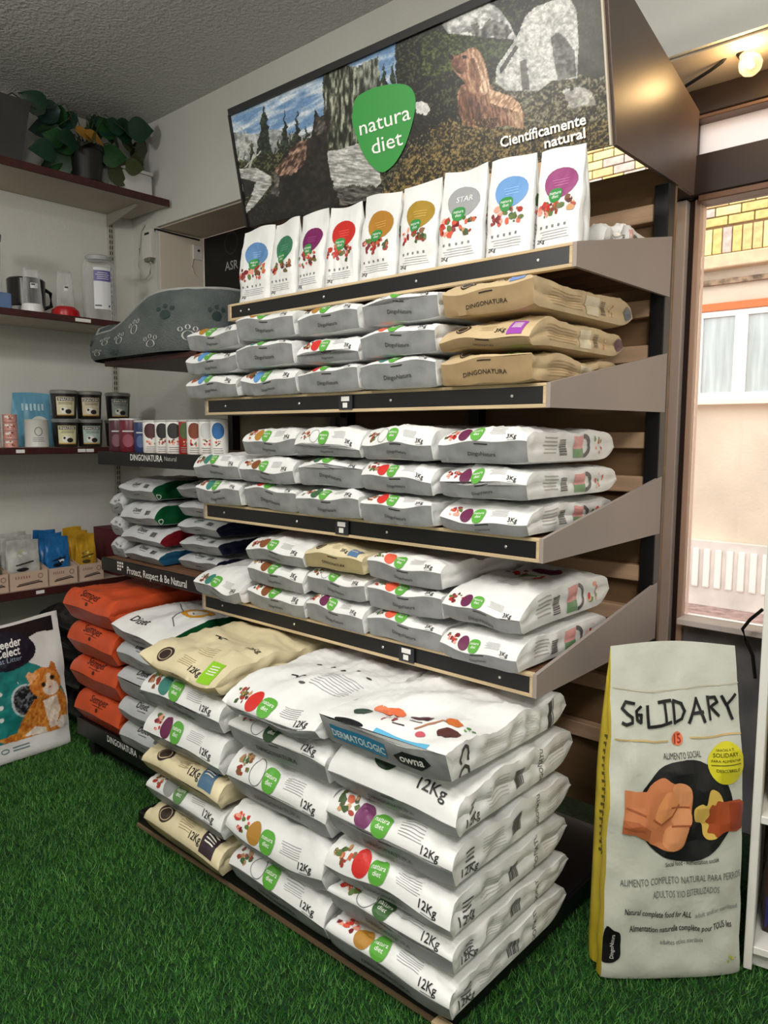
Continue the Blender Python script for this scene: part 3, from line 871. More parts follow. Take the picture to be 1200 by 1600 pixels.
def shelf_part(zt, yf, x0, x1, root, ox, tags=()):
    global screw_me
    O = (ox, RY, 0)
    s = bpy.data.objects.new('shelf', None); col.objects.link(s); s.parent = root
    s.location = ((x0+x1)/2-ox, yf-RY, zt); s.empty_display_size = 0.05
    c = ((x0+x1)/2, yf, zt)
    def sb(name, lo, hi, m_, bev=0.0):
        return box(name, tuple(lo[i]-c[i] for i in range(3)), tuple(hi[i]-c[i] for i in range(3)), m_, s, bev)
    n = 5; y0, y1 = yf+0.016, 2.497; w = (y1-y0)/n
    for k in range(n):
        sb('plank', (x0+0.016, y0+k*w+0.006, zt-0.030), (x1-0.016, y0+(k+1)*w-0.006, zt-0.004), PLANK, 0.003)
    sb('lip', (x0+0.010, yf, zt-0.056), (x1-0.010, yf+0.014, zt-0.010), LIPM)
    sb('lip_top_edge', (x0, yf-0.003, zt-0.0098), (x1, yf+0.018, zt-0.001), PINE, 0.001)
    sb('lip_bottom_edge', (x0, yf-0.003, zt-0.066), (x1, yf+0.018, zt-0.0562), PINE, 0.001)
    for xa in (x0, x1-0.0098):
        sb('lip_end', (xa, yf-0.003, zt-0.056), (xa+0.0096, yf+0.018, zt-0.010), PINE, 0.001)
    if screw_me is None:
        so = lathe('screw', [(0.0, -0.003), (0.0045, -0.003), (0.0045, 0.0), (0.003, 0.0018), (0.0, 0.002)], SCREW, s, 10)
        so.rotation_euler = (math.pi/2, 0, 0); screw_me = so.data
        so.location = (x0+0.07-c[0], -0.001, -0.033)
    for f in (0.08, 0.36, 0.64, 0.93):
        so = bpy.data.objects.new('screw', screw_me); col.objects.link(so); so.parent = s
        so.rotation_euler = (math.pi/2, 0, 0); so.location = (x0+f*(x1-x0)-c[0], -0.001, -0.033)
    for xa in (x0-0.012, x1+0.0003):
        prism('side_bracket', [(yf-c[1]-0.002, -0.001), (yf-c[1]-0.002, -0.066), (2.53-c[1], -0.060), (2.53-c[1], 0.135 if xa > x0 else -0.001)], 0, xa-c[0], xa+0.0115-c[0], TAUPE, s)
    for px_ in tags:
        p = at_y(px_[0], px_[1], yf)
        sb('tag_holder', (p[0]-0.030, yf-0.007, zt-0.058), (p[0]+0.030, yf-0.0032, zt-0.012), TAGB)
        sb('price_tag', (p[0]-0.018, yf-0.0085, zt-0.031), (p[0]+0.018, yf-0.0072, zt-0.016), TAGM)
        sb('price_tag', (p[0]-0.011, yf-0.0085, zt-0.052), (p[0]+0.009, yf-0.0072, zt-0.036), TAGM)
    return s
shelf_part(*SHELVES[0], RX0, RX1-0.013, rack, -1.765)
shelf_part(*SHELVES[1], RX0, RX1-0.013, rack, -1.765, ((542, 628),))
shelf_part(*SHELVES[2], RX0, RX1-0.013, rack, -1.765, ((536, 826),))
shelf_part(*SHELVES[3], RX0, RX1-0.013, rack, -1.765, ((637, 1022),))
BZ = 0.062
rbox('base_deck', (RX0, 1.432, BZ-0.024), (RX1-0.05, 2.495, BZ-0.003), LIPM)
rbox('base_plinth', (RX0, 1.416, 0.0), (RX1-0.05, 1.431, BZ-0.004), LIPM, bev=0.002)
rbox('base_plinth_edge', (RX0, 1.408, 0.0), (RX1-0.05, 1.4158, 0.012), mat('plinth_edge', (120, 100, 76), 0.6))
rbox('base_side', (RX1-0.0495, 1.416, 0.0), (RX1-0.040, 2.495, BZ-0.004), LIPM)
rbox('base_corner_block', (RX1-0.075, 1.385, 0.0), (RX1-0.03, 1.4155, 0.028), PINE)

# ---------------------------------------------------------------- header sign
TL = np.array([-2.53, 1.902, 2.747]); BL = np.array([-2.53, 1.983, 2.336])
TR = np.array([-1.015, 1.984, 2.784]); BR = np.array([-1.015, 2.092, 2.320])
sign = thing('header_sign', 'slanted photo banner of two dogs in wilderness above the rack', 'sign', (-1.77, 2.2, 2.32))
SO = np.array([-1.77, 2.2, 2.32])
def banner_paint(px, py):
    n1 = fbm(px, py, 1/6.0, 1, 4); n2 = fbm(px, py, 1/26.0, 2, 4); n3 = fbm(px, py, 1/2.6, 9, 2)
    jx = px+(n1-0.5)*9; jy = py+(n2-0.5)*16+(n3-0.5)*5
    def mix(c, a, k): return np.array(a, float)[None, None, :]*k[..., None]+c*(1-k[..., None])
    con = np.clip((n3-0.5)*2.2+(n1-0.5)*1.2+0.42, 0, 1)
    soft = np.clip((n1-0.5)*2.0+(n2-0.5)*1.2+0.5, 0, 1)
    C = mix(np.zeros(px.shape+(3,))+np.array((18, 20, 14.)), (104, 106, 78), con**1.7)               # undergrowth
    def area(poly, a, b, k, crisp=None):
        nonlocal C
        m_ = inpoly(jx, jy, poly) if crisp is None else inpoly(px+(n3-0.5)*1.6, py+(n3-0.5)*1.6, poly)
        T = mix(np.zeros(px.shape+(3,))+np.array(a, float), b, np.clip(k, 0, 1))
        C = np.where(m_[..., None], T, C)
    sk = np.clip((fbm(px*0.3, py+px*0.42, 1/9.0, 4, 4)-0.4)*3.2, 0, 1)
    area([(340, 190), (640, 40), (640, 120), (600, 190), (520, 220), (360, 250)], (104, 138, 178), (206, 214, 222), sk)
    area([(360, 205), (400, 212), (430, 200), (470, 212), (520, 200), (520, 250), (365, 256)], (104, 108, 108), (188, 190, 190), soft)
    rt = random.Random(3)
    for q in range(26):
        x = 366+q*6.2+rt.uniform(-3, 3); y0 = 224-(x-366)*0.22+rt.uniform(-12, 16); w = rt.uniform(4, 8)
        area([(x, y0), (x+w, y0+60), (x-w, y0+60)], (20, 26, 16), (88, 94, 62), con**1.2)
    for x, y0, w in ((413, 164, 13), (445, 167, 9), (464, 170, 9), (478, 195, 8), (600, 95, 10), (614, 92, 9)):
        area([(x, y0), (x+w*0.5, y0+40), (x+w, y0+85), (x-w, y0+85), (x-w*0.5, y0+40)], (14, 20, 16), (58, 70, 54), con)
    tr = np.clip((fbm(px*1.6, py*0.35, 1/5.0, 31, 4)-0.36)*2.6, 0, 1)
    area([(505, 118), (520, 100), (536, 96), (562, 104), (562, 240), (508, 240)], (26, 30, 20), (176, 178, 160), tr**1.3)
    area([(560, 100), (590, 90), (600, 160), (556, 170)], (40, 44, 36), (160, 164, 152), tr)
    area([(618, 62), (700, 20), (960, -90), (960, 90), (800, 110), (720, 180), (620, 220)], (12, 14, 11), (70, 76, 52), con**2.4)
    area([(660, 60), (720, 40), (760, 60), (740, 110), (660, 120)], (20, 26, 14), (92, 102, 54), con**1.4)
    area([(690, 38), (712, 26), (738, 12), (762, 3), (780, 14), (796, 36), (808, 62), (760, 58), (700, 52)], (136, 137, 136), (226, 226, 224), np.clip(soft*1.2-0.1, 0, 1), 1)
    area([(720, 52), (744, 36), (752, 44), (768, 26), (784, 30), (800, 52), (790, 60), (760, 58)], (52, 52, 50), (150, 150, 146), soft)
    area([(890, -60), (960, -90), (960, 132), (896, 128)], (48, 48, 44), (92, 92, 84), n2)
    area([(720, 62), (800, 66), (790, 92), (720, 92)], (18, 26, 12), (78, 90, 48), con)
    area([(770, 120), (960, 118), (960, 240), (770, 240)], (40, 38, 26), (146, 140, 118), con**1.4)
    rock = [(776, 104), (790, 84), (802, 66), (812, 48), (820, 26), (836, 11), (858, 3), (876, -5), (892, 0), (901, 16), (904, 60), (902, 122), (862, 126), (842, 142), (790, 142), (774, 128)]
    area(rock, (150, 150, 147), (222, 222, 218), np.clip(soft*0.9+(n3-0.5)*0.9, 0, 1), 1)
    area([(860, 58), (872, 50), (884, 60), (898, 80), (901, 120), (872, 126), (866, 96)], (70, 70, 67), (128, 128, 124), np.clip(soft+(n3-0.5)*0.6, 0, 1), 1)
    area([(812, 96), (822, 92), (828, 140), (816, 142)], (84, 83, 80), (120, 119, 115), soft, 1)
    area([(780, 108), (806, 70), (810, 74), (790, 106), (782, 116)], (44, 44, 42), (90, 90, 86), soft, 1)
    area([(880, 145), (900, 141), (925, 143), (930, 164), (890, 168)], (120, 118, 112), (206, 204, 198), soft)
    area([(600, 238), (700, 188), (760, 205), (960, 190), (960, 340), (590, 330)], (30, 26, 17), (142, 120, 70), con**1.7)
    area([(560, 210), (650, 160), (640, 240), (580, 330), (560, 330)], (16, 16, 14), (84, 82, 60), con**1.7)
    area([(648, 160), (658, 158), (668, 162), (672, 172), (666, 180), (652, 182)], (190, 190, 186), (232, 232, 230), n1, 1)
    area([(640, 182), (672, 180), (670, 226), (640, 230)], (14, 15, 12), (40, 42, 34), con)
    # logs and dry ground on the left
    area([(362, 255), (430, 240), (520, 230), (520, 300), (380, 330)], (22, 24, 15), (104, 104, 70), con**1.6)
    lg = np.clip((fbm(px*0.25+py*0.1, py-px*0.12, 1/2.2, 6, 3)-0.25)*1.9, 0, 1)
    area([(372, 264), (400, 262), (424, 276), (424, 288), (388, 334), (380, 330), (395, 305), (378, 300)], (120, 120, 117), (210, 210, 206), lg, 1)
    area([(376, 278), (400, 284), (392, 306), (382, 310)], (16, 16, 16), (50, 50, 48), n1, 1)
    area([(508, 236), (530, 234), (560, 224), (590, 250), (596, 285), (560, 318), (525, 322), (514, 286)], (128, 128, 124), (214, 214, 210), lg, 1)
    area([(520, 292), (596, 288), (600, 320), (520, 340)], (26, 26, 24), (120, 118, 110), lg)
    for bx_, by_, cx_, cy_ in ((372, 252, 384, 205), (382, 262, 408, 236), (386, 240, 378, 200), (390, 262, 396, 240)):
        area([(bx_-1.5, by_), (cx_-1, cy_), (cx_+1, cy_), (bx_+2, by_)], (150, 150, 142), (200, 200, 192), n1, 1)
    area([(384, 330), (424, 300), (520, 280), (534, 330), (520, 380), (386, 380)], (12, 12, 12), (40, 38, 35), con**2)
    # dark standing dog
    dd = [(424, 302), (428, 270), (444, 240), (466, 222), (486, 214), (490, 192), (492, 170), (499, 182), (506, 180), (513, 168), (514, 196), (511, 214), (512, 250), (520, 290), (514, 330), (424, 332)]
    area(dd, (15, 14, 13), (46, 40, 36), soft, 1)
    hair = np.clip((fbm(px*0.8+py*0.5, px*0.1-py*0.3, 1/2.4, 11, 3)-0.3)*2.2, 0, 1)
    hair2 = np.clip((fbm(px*1.3-py*0.2, py*0.28, 1/3.0, 12, 3)-0.28)*2.2, 0, 1)
    area([(430, 268), (446, 242), (468, 224), (482, 218), (478, 250), (462, 268), (436, 276)], (56, 38, 32), (186, 150, 130), hair**1.3)
    area([(424, 300), (430, 268), (436, 280), (436, 306)], (60, 57, 54), (140, 136, 130), hair)
    area([(496, 186), (508, 184), (510, 208), (492, 212)], (36, 33, 31), (104, 96, 90), hair)
    # fair long-haired dog with lifted head
    body = [(714, 150), (720, 134), (740, 126), (764, 130), (774, 143), (796, 149), (811, 160), (819, 180), (817, 206), (806, 210), (800, 196), (780, 198), (766, 196), (756, 214), (742, 214), (738, 198), (726, 196), (716, 176)]
    area(body, (92, 60, 45), (186, 140, 112), hair2, 1)
    area([(762, 138), (776, 143), (797, 150), (812, 162), (817, 178), (800, 172), (780, 166), (764, 160)], (150, 110, 84), (226, 192, 160), hair, 1)
    area([(792, 176), (818, 176), (817, 208), (806, 210), (798, 196)], (120, 86, 66), (206, 170, 140), hair2, 1)
    area([(716, 148), (730, 140), (744, 150), (744, 194), (726, 196), (716, 172)], (70, 44, 33), (146, 100, 76), hair2, 1)
    area([(750, 186), (778, 184), (772, 208), (754, 214)], (48, 32, 24), (100, 72, 54), hair2, 1)
    head = [(703, 90), (706, 86), (716, 86), (724, 82), (732, 76), (742, 74), (750, 80), (757, 96), (763, 118), (766, 140), (752, 150), (736, 142), (722, 124), (712, 114), (706, 104)]
    area(head, (120, 80, 60), (204, 160, 130), hair2, 1)
    area([(736, 78), (746, 77), (754, 92), (762, 118), (766, 142), (754, 150), (746, 128), (738, 100)], (150, 110, 84), (236, 206, 178), hair2, 1)
    area([(704, 92), (718, 90), (728, 98), (724, 116), (712, 112), (706, 103)], (76, 46, 36), (150, 102, 80), soft, 1)
    area([(733, 92), (741, 90), (748, 108), (752, 134), (744, 136), (736, 114)], (98, 64, 48), (160, 116, 90), hair2, 1)
    area([(706, 103), (716, 106), (722, 116), (714, 114)], (52, 32, 26), (90, 60, 48), soft, 1)
    area([(740, 196), (746, 160), (750, 160), (752, 200)], (60, 40, 30), (104, 72, 56), hair2, 1)
    area([(701, 87), (708, 86), (709, 92), (703, 94)], (24, 15, 13), (36, 25, 22), n1, 1)
    area([(722, 87), (729, 86), (730, 91), (723, 92)], (22, 15, 13), (34, 23, 20), n1, 1)
    area([(712, 205), (740, 200), (770, 206), (800, 202), (830, 204), (826, 236), (706, 236)], (36, 30, 19), (146, 124, 74), con**1.5)
    # fine photographic grain and a few sunlit grass tips
    gr = fbm(px, py, 1/1.5, 41, 2); gr2 = fbm(px, py, 1/4.0, 42, 3)
    C = C*(0.78+0.28*gr+0.16*gr2)[..., None]
    tips = (fbm(px*1.4, py*0.5, 1/1.8, 51, 2) > 0.70) & (py > 150+0.1*(600-px)) & inpoly(px, py, [(600, 240), (700, 190), (950, 140), (950, 330), (590, 330)])
    C = np.where(tips[..., None], C*0.4+np.array((176, 160, 112.))*0.6, C)
    return np.clip(C, 0, 255)
NX, NY = 560, 240
S_, T_ = np.meshgrid(np.linspace(0, 1, NX+1), np.linspace(0, 1, NY+1))
s3, t3 = S_[..., None], T_[..., None]
P_ = (BL*(1-s3)+BR*s3)*(1-t3)+(TL*(1-s3)+TR*s3)*t3
qx, qy = to_px(P_.reshape(-1, 3))
colr = banner_paint(qx.reshape(NY+1, NX+1), qy.reshape(NY+1, NX+1))
i_ = (np.arange(NY)[:, None]*(NX+1)+np.arange(NX)[None, :]).ravel()
me = bpy.data.meshes.new('photo_print')
V_ = (P_.reshape(-1, 3)-SO); F_ = np.stack([i_, i_+1, i_+NX+2, i_+NX+1], 1)
me.vertices.add(len(V_)); me.vertices.foreach_set('co', V_.ravel())
me.loops.add(len(F_)*4); me.loops.foreach_set('vertex_index', F_.ravel().astype(np.int32))
me.polygons.add(len(F_)); me.polygons.foreach_set('loop_start', np.arange(0, len(F_)*4, 4, dtype=np.int32))
me.update(calc_edges=True)
at_ = me.color_attributes.new('ink', 'FLOAT_COLOR', 'POINT')
at_.data.foreach_set('color', np.concatenate([lin(colr.reshape(-1, 3)), np.ones((len(V_), 1))], 1).ravel())
link_mesh('photo_print', me, BANNER_INK, sign)
ex = (BR-BL)/np.linalg.norm(BR-BL); nrm = np.cross(ex, (TL-BL)); nrm /= np.linalg.norm(nrm); ey = np.cross(nrm, ex)
def quad_slab(name, pts, off0, off1, m_):
    V = [p-SO+nrm*off0 for p in pts]+[p-SO+nrm*off1 for p in pts]
    bm = bmesh.new(); vv = [bm.verts.new(v) for v in V]
    for f in ((0, 1, 2, 3), (7, 6, 5, 4), (0, 4, 5, 1), (1, 5, 6, 2), (2, 6, 7, 3), (3, 7, 4, 0)): bm.faces.new([vv[k] for k in f])
    return from_bm(name, bm, m_, sign)
DKWOOD = mat('dark_sign_side', (92, 76, 68), 0.36, var=0.2, var_scale=2.5)
quad_slab('backing', [BL, BR, TR, TL], -0.0075, -0.012, mat('sign_backing', (40, 36, 34), 0.6))
up = ey*0.018
quad_slab('top_rail', [TL-up*0.2, TR-up*0.2, TR+up*1.1, TL+up*1.1], -0.012, 0.012, BLACK)
quad_slab('left_rail', [BL-ex*0.008, BL+ex*0.002, TL+ex*0.002, TL-ex*0.008], -0.008, 0.008, BLACK)
quad_slab('right_rail', [BR-ex*0.001, BR+ex*0.005, TR+ex*0.005, TR-ex*0.001], -0.004, 0.008, mat('sign_edge', (206, 194, 176), 0.5))
prism('side_panel', [(TR[1]+0.006-SO[1], TR[2]+0.004-SO[2]), (2.72-SO[1], 2.600-SO[2]), (2.70-SO[1], 2.322-SO[2]), (BR[1]+0.006-SO[1], 2.320-SO[2])], 0, RX1-0.012-SO[0], RX1-SO[0], DKWOOD, sign)
prism('side_panel', [(TL[1]+0.012-SO[1], TL[2]-SO[2]), (2.55-SO[1], 2.600-SO[2]), (2.55-SO[1], 2.322-SO[2]), (BL[1]+0.012-SO[1], 2.336-SO[2])], 0, RX0-SO[0], RX0+0.012-SO[0], DKWOOD, sign)
# emblem and wording on the banner
O_ = BL-SO
sp = PlaneSurf(O_, ex, ey)
def buv(px_, py_):
    d = ray(px_, py_); P0 = (BL+BR+TL+TR)/4
    t = ((P0-CAMP)@nrm)/(d@nrm); q = CAMP+d*t-BL
    return np.array([q@ex, q@ey])
D = Decal(base=0.003, step=0.0006, maxedge=1.0)
emb = [buv(*p) for p in ((552, 172), (556, 155), (570, 144), (590, 136), (618, 131), (638, 134), (648, 146), (650, 164), (645, 192), (634, 226), (620, 252), (606, 266), (596, 269), (582, 260), (568, 240), (557, 212), (551, 190))]
e_ = np.array(emb); k_ = []
for i in range(len(e_)):                                          # Catmull-Rom rounding
    p0, p1, p2, p3 = (e_[(i+j-1) % len(e_)] for j in range(4))
    for t in (0, 0.33, 0.66):
        k_.append(0.5*((2*p1)+(-p0+p2)*t+(2*p0-5*p1+4*p2-p3)*t*t+(-p0+3*p1-3*p2+p3)*t**3))
D.ring_poly('brand_emblem', sp, k_, (52, 150, 66), 6, 2)
D.text_span('brand_emblem/emblem_lettering', sp, 'natura', buv(564, 212), buv(643, 186), 0.048, (244, 246, 242), 9, 0.004)
D.text_span('brand_emblem/emblem_lettering', sp, 'diet', buv(583, 242), buv(631, 226), 0.050, (244, 246, 242), 9, 0.004)
D.text_span('slogan_lettering', sp, 'Científicamente', buv(783, 231), buv(917, 194), 0.030, (246, 246, 244), 9, BB)
D.text_span('slogan_lettering', sp, 'natural', buv(852, 232), buv(916, 215), 0.028, (246, 246, 244), 9, BB)
D.build(sign)

# ---------------------------------------------------------------- small pouches standing on the top shelf
POUCH = [(-2.535, -2.35, (96, 140, 190), 'pale blue', None), (-2.346, -2.196, (58, 122, 92), 'dark green', None), (-2.185, -2.04, (118, 34, 92), 'purple', None),
         (-2.03, -1.872, (196, 44, 36), 'red', None), (-1.862, -1.695, (176, 124, 44), 'ochre brown', 'side'), (-1.682, -1.525, (166, 134, 48), 'mustard', None),
         (-1.515, -1.345, (160, 162, 164), 'grey', 'side'), (-1.335, -1.178, (110, 156, 210), 'bright blue', 'side'), (-1.168, -1.022, (150, 72, 122), 'plum pink', None)]
def pouch(x0, x1, oc, cname, side, seed):
    rnd = random.Random(seed)
    W, H, T = x1-x0-0.009, (0.284 if cname == 'plum pink' else 0.298)+rnd.uniform(-0.006, 0.006), 0.085
    g, sf = standing_sack(W, H, T, seed, taper=0.40, amp=0.0028, top_wave=0.006, lean=0.01)
    o = thing('food_pouch', 'small white standing pouch with %s oval on the top shelf' % cname, 'pet food pouch', ((x0+x1)/2, 1.968, 2.016), rnd.uniform(-0.04, 0.12), 'pouches standing on the top rack shelf')
    sack_mesh('pouch', g, [WHITE], o)
    D = Decal(); f = sf['front']
    D.oval('brand_badge', f, 0.004, H*0.66, W*0.37, H*0.165, oc, 0, egg=0.15, ang=-0.35)
    D.oval('brand_badge', f, -0.006, H*0.535, W*0.15, H*0.072, GRN2, 2, egg=0.15, sq=0.5)
    D.text('brand_badge/badge_lettering', f, 'natura', -0.006, H*0.545, 0.014, (240, 246, 238), 4, 0.004)
    D.text('brand_badge/badge_lettering', f, 'diet', -0.006, H*0.505, 0.014, (240, 246, 238), 4, 0.004)
    if cname == 'grey': D.text('brand_badge', f, 'STAR', 0.01, H*0.66, 0.026, (226, 228, 228), 3)
    else:
        for k in range(3): D.rect('brand_badge', f, -0.02+0.004*k, H*(0.69-0.03*k), 0.03, H*(0.69-0.03*k)+0.002, tuple(min(255, c+50) for c in oc), 2)
    D.blobs('ingredient_picture', f, -W*0.20, H*0.42, W*0.24, FOODR, rnd, 16)
    D.blobs('ingredient_picture', f, W*0.16, H*0.42, W*0.22, FOOD, rnd, 14)
    for k in range(5):
        D.rect('lettering', f, -W*0.36+k*W*0.14, H*0.225, -W*0.36+k*W*0.14+0.007, H*0.25, (120, 122, 126), 1)
    D.lines('lettering', f, -W*0.38, W*0.36, H*0.19, 4, 0.0075, 0.0016, (168, 170, 174), rnd)
    D.text('lettering', f, '2Kg', -W*0.32, H*0.085, 0.016, (60, 60, 64), 1)
    if side:
        q = sf['side']
        D.lines('side_print', q, -T*0.34, T*0.34, H*0.30, 8, 0.012, 0.003, (150, 150, 150), rnd)
        D.blobs('side_print', q, 0, H*0.45, T*0.3, FOODR, rnd, 8)
        D.oval('side_print', q, 0, H*0.55, T*0.3, H*0.06, (72, 110, 62), 1)
    D.build(o)
for i, p in enumerate(POUCH):
    pouch(*p, 40+i)
place_sack('crumpled white bag lying behind the plum pink pouch on top shelf', -1.19, -1.035, 2.10, 2.016, 0.150, 0.05, dict(kind='white', plain=True, sp='color', pt='DingoNatura'), 'bags lying on the rack', L=0.34, amp=0.012, wav=0.006)

def bird(D, t, x, d, s):
    D.stroke('silhouette', t, [(x-s, d+s*0.2), (x-s*0.3, d+s*0.35), (x, d), (x+s*0.4, d+s*0.45), (x+s*0.9, d+s*0.4)], s*0.22, (30, 30, 32))
    D.stroke('silhouette', t, [(x, d), (x+s*0.3, d-s*0.35), (x+s*0.8, d-s*0.3)], s*0.16, (30, 30, 32))
def red_top(D, sf, W, L, rnd):
    t = sf['top']
    bird(D, t, -0.14*W, 0.20, 0.030)
    D.oval('small_mark', t, 0.0, 0.165, 0.014, 0.006, (90, 90, 92), 1, rings=1)
    D.lines('lettering', t, 0.02*W, 0.40*W, 0.27, 9, 0.012, 0.0022, (150, 150, 154), rnd)
    for k in range(5): D.oval('silhouette#%d' % k, t, (-0.2+0.13*k)*W, 0.32+0.01*(k % 2), 0.011, 0.006, (60, 60, 62), 1, rings=1)
def wheat_top(D, sf, W, L, rnd):
    t = sf['top']
    bird(D, t, -0.10*W, 0.235, 0.030)
    D.text('lettering', t, '12Kg', 0.36*W, 0.22, 0.034, (60, 52, 40), 2, ang=0.1)
    D.lines('lettering', t, -0.02*W, 0.2*W, 0.15, 5, 0.010, 0.0018, (170, 150, 112), rnd)
def top_panel(D, sf, W, L, rnd):
    t = sf['top']
    D.lines('lettering', t, -0.10*W, 0.22*W, 0.205, 8, 0.010, 0.002, (140, 140, 142), rnd)
    D.oval('picture', t, 0.05*W, 0.36, 0.05, 0.035, (104, 40, 76), 1)
    D.blobs('picture', t, -0.22*W, 0.30, 0.04, FOODR, rnd, 9, 1)
    D.stroke('picture', t, [(0.2*W, 0.22), (0.14*W, 0.30)], 0.012, (206, 70, 60))
    D.oval('picture', t, 0.0, 0.27, 0.03, 0.018, (120, 170, 90), 1)
# ---------------------------------------------------------------- bags lying on the rack shelves
ORD = ['leftmost', 'second', 'third', 'fourth', 'rightmost']
def lev(k, n):
    if n == 1: return 'only bag'
    return 'lowest' if k == 0 else ('topmost' if k == n-1 else 'middle')
CO = dict(red=(206, 48, 44), green=(70, 140, 92), purple=(104, 36, 76), ochre=(178, 130, 54), teal=(60, 128, 118), brown=(130, 78, 44), orange=(224, 96, 70), blue=(96, 150, 206), pink=(120, 60, 104), grey=(150, 152, 152), dgreen=(58, 96, 66))
def wspec(c, **k): return dict(kind='white', oval=CO.get(c), weight='3Kg', **k)
def stack(shelf, sname, ci, x0, x1, yf, z0, rows, L=0.56):
    n = len(rows); z = z0; rnd = random.Random(ci*31+int(z0*100))
    for k, r in enumerate(rows):
        T, zs, sp_, desc = r[:4]
        kw = dict(r[4]) if len(r) > 4 else {}
        lab = '%s, %s of the %s stack on the %s' % (desc, lev(k, n), ORD[ci], sname)
        dx = kw.pop('dx', 0.0); w = kw.pop('dw', 0.0)
        place_sack(lab, x0+dx+0.003, x1+dx+w-(0.003 if ci < 4 else 0.010), yf+kw.pop('dy', rnd.uniform(-0.012, 0.012)), z, T, zs, sp_, 'bags stacked on the %s' % sname, L=kw.pop('L', L), yaw=kw.pop('yaw', rnd.uniform(-0.02, 0.02)), wav=kw.pop('wav', 0.006), **kw)
        z += T
W3 = 'white 3 kg bag'
z2 = SHELVES[1][0]
N2 = 'second rack shelf'
stack(2, N2, 0, -2.605, -2.285, 1.72, z2, [(0.092, 0.050, wspec('blue'), W3), (0.092, 0.052, wspec('blue'), W3), (0.092, 0.056, wspec('ochre'), W3)])
stack(2, N2, 1, -2.265, -1.960, 1.72, z2, [(0.098, 0.052, wspec('blue'), W3), (0.098, 0.070, wspec('teal'), W3), (0.098, 0.068, wspec('ochre'), W3)])
stack(2, N2, 2, -1.945, -1.665, 1.72, z2, [(0.095, 0.066, wspec('red'), W3), (0.095, 0.034, wspec('red'), W3), (0.098, 0.060, wspec('ochre'), W3)])
stack(2, N2, 3, -1.645, -1.350, 1.72, z2, [(0.098, 0.074, wspec('teal'), W3), (0.098, 0.064, wspec('orange'), W3), (0.098, 0.064, wspec(None), W3)])
def kr(tab, **k): return dict(kind='tan', tab=tab, weight='3Kg', sp='kraft', **k)
stack(2, N2, 4, -1.330, -1.030, 1.72, z2, [(0.094, 0.068, kr((128, 190, 66)), 'brown bag with green label'), (0.096, 0.026, kr((150, 70, 168), end_cap=(76, 30, 56)), 'brown bag with purple label', dict(a=0.11)), (0.098, 0.066, kr((110, 140, 196), end_cap=(70, 88, 104)), 'brown bag with blue label', dict(yaw=-0.02, L=0.6))])
z3 = SHELVES[2][0]; N3 = 'third rack shelf'
stack(3, N3, 0, -2.538, -2.262, 1.71, z3, [(0.100, 0.062, wspec('teal'), W3), (0.105, 0.050, wspec('teal'), W3)])
stack(3, N3, 1, -2.245, -1.955, 1.71, z3, [(0.098, 0.072, wspec('red'), W3), (0.100, 0.046, wspec('brown'), W3), (0.105, 0.052, wspec('ochre'), W3)])
stack(3, N3, 2, -1.938, -1.640, 1.71, z3, [(0.100, 0.062, wspec('dgreen'), W3), (0.100, 0.066, wspec('dgreen'), W3, dict(wav=0.008)), (0.105, 0.036, wspec(None, food=FOOD), W3, dict(wav=0.008, yaw=0.02))])
stack(3, N3, 3, -1.622, -1.345, 1.71, z3, [(0.096, 0.062, wspec('red'), W3), (0.100, 0.048, wspec('red', food=FOODG), W3), (0.110, 0.048, wspec(None, food=FOODG), W3)])
stack(3, N3, 4, -1.325, -1.030, 1.71, z3, [(0.096, 0.034, wspec('purple', food=FOODR, sp='color'), W3, dict(a=0.085)), (0.098, 0.046, wspec('purple', food=FOODR, sp='color'), W3), (0.108, 0.060, wspec('purple', food=FOODR, sp='color'), W3)], L=0.54)
z4 = SHELVES[3][0]; N4 = 'fourth rack shelf'
stack(4, N4, 0, -2.525, -2.235, 1.69, z4, [(0.125, 0.050, wspec('teal', scale=1.0), W3, dict(a=0.15, wav=0.012))])
stack(4, N4, 1, -2.212, -1.905, 1.70, z4, [(0.090, 0.054, wspec('brown'), W3), (0.090, 0.050, wspec('brown'), W3), (0.100, 0.040, wspec('brown'), W3, dict(a=0.09))])
stack(4, N4, 2, -1.886, -1.619, 1.70, z4, [(0.100, 0.060, wspec('purple', food=FOODR), W3), (0.092, 0.056, wspec(None, food=FOODG), W3), (0.088, 0.050, dict(kind='wheat', tab=(86, 120, 160), weight='3Kg'), 'beige 3 kg bag')])
stack(4, N4, 3, -1.602, -1.310, 1.70, z4, [(0.094, 0.062, wspec('orange', food=FOODG), W3), (0.092, 0.066, wspec('orange'), W3), (0.094, 0.056, wspec('orange', food=FOODG), W3)])
stack(4, N4, 4, -1.295, -1.030, 1.685, z4, [(0.105, 0.040, wspec('purple', food=FOODR, sp='color'), 'white bag with purple oval', dict(a=0.085)), (0.125, 0.048, wspec('purple', food=FOODR, sp='color', extra=lambda *q: top_panel(*q)), 'white bag with purple oval', dict(a=0.15))], L=0.54)

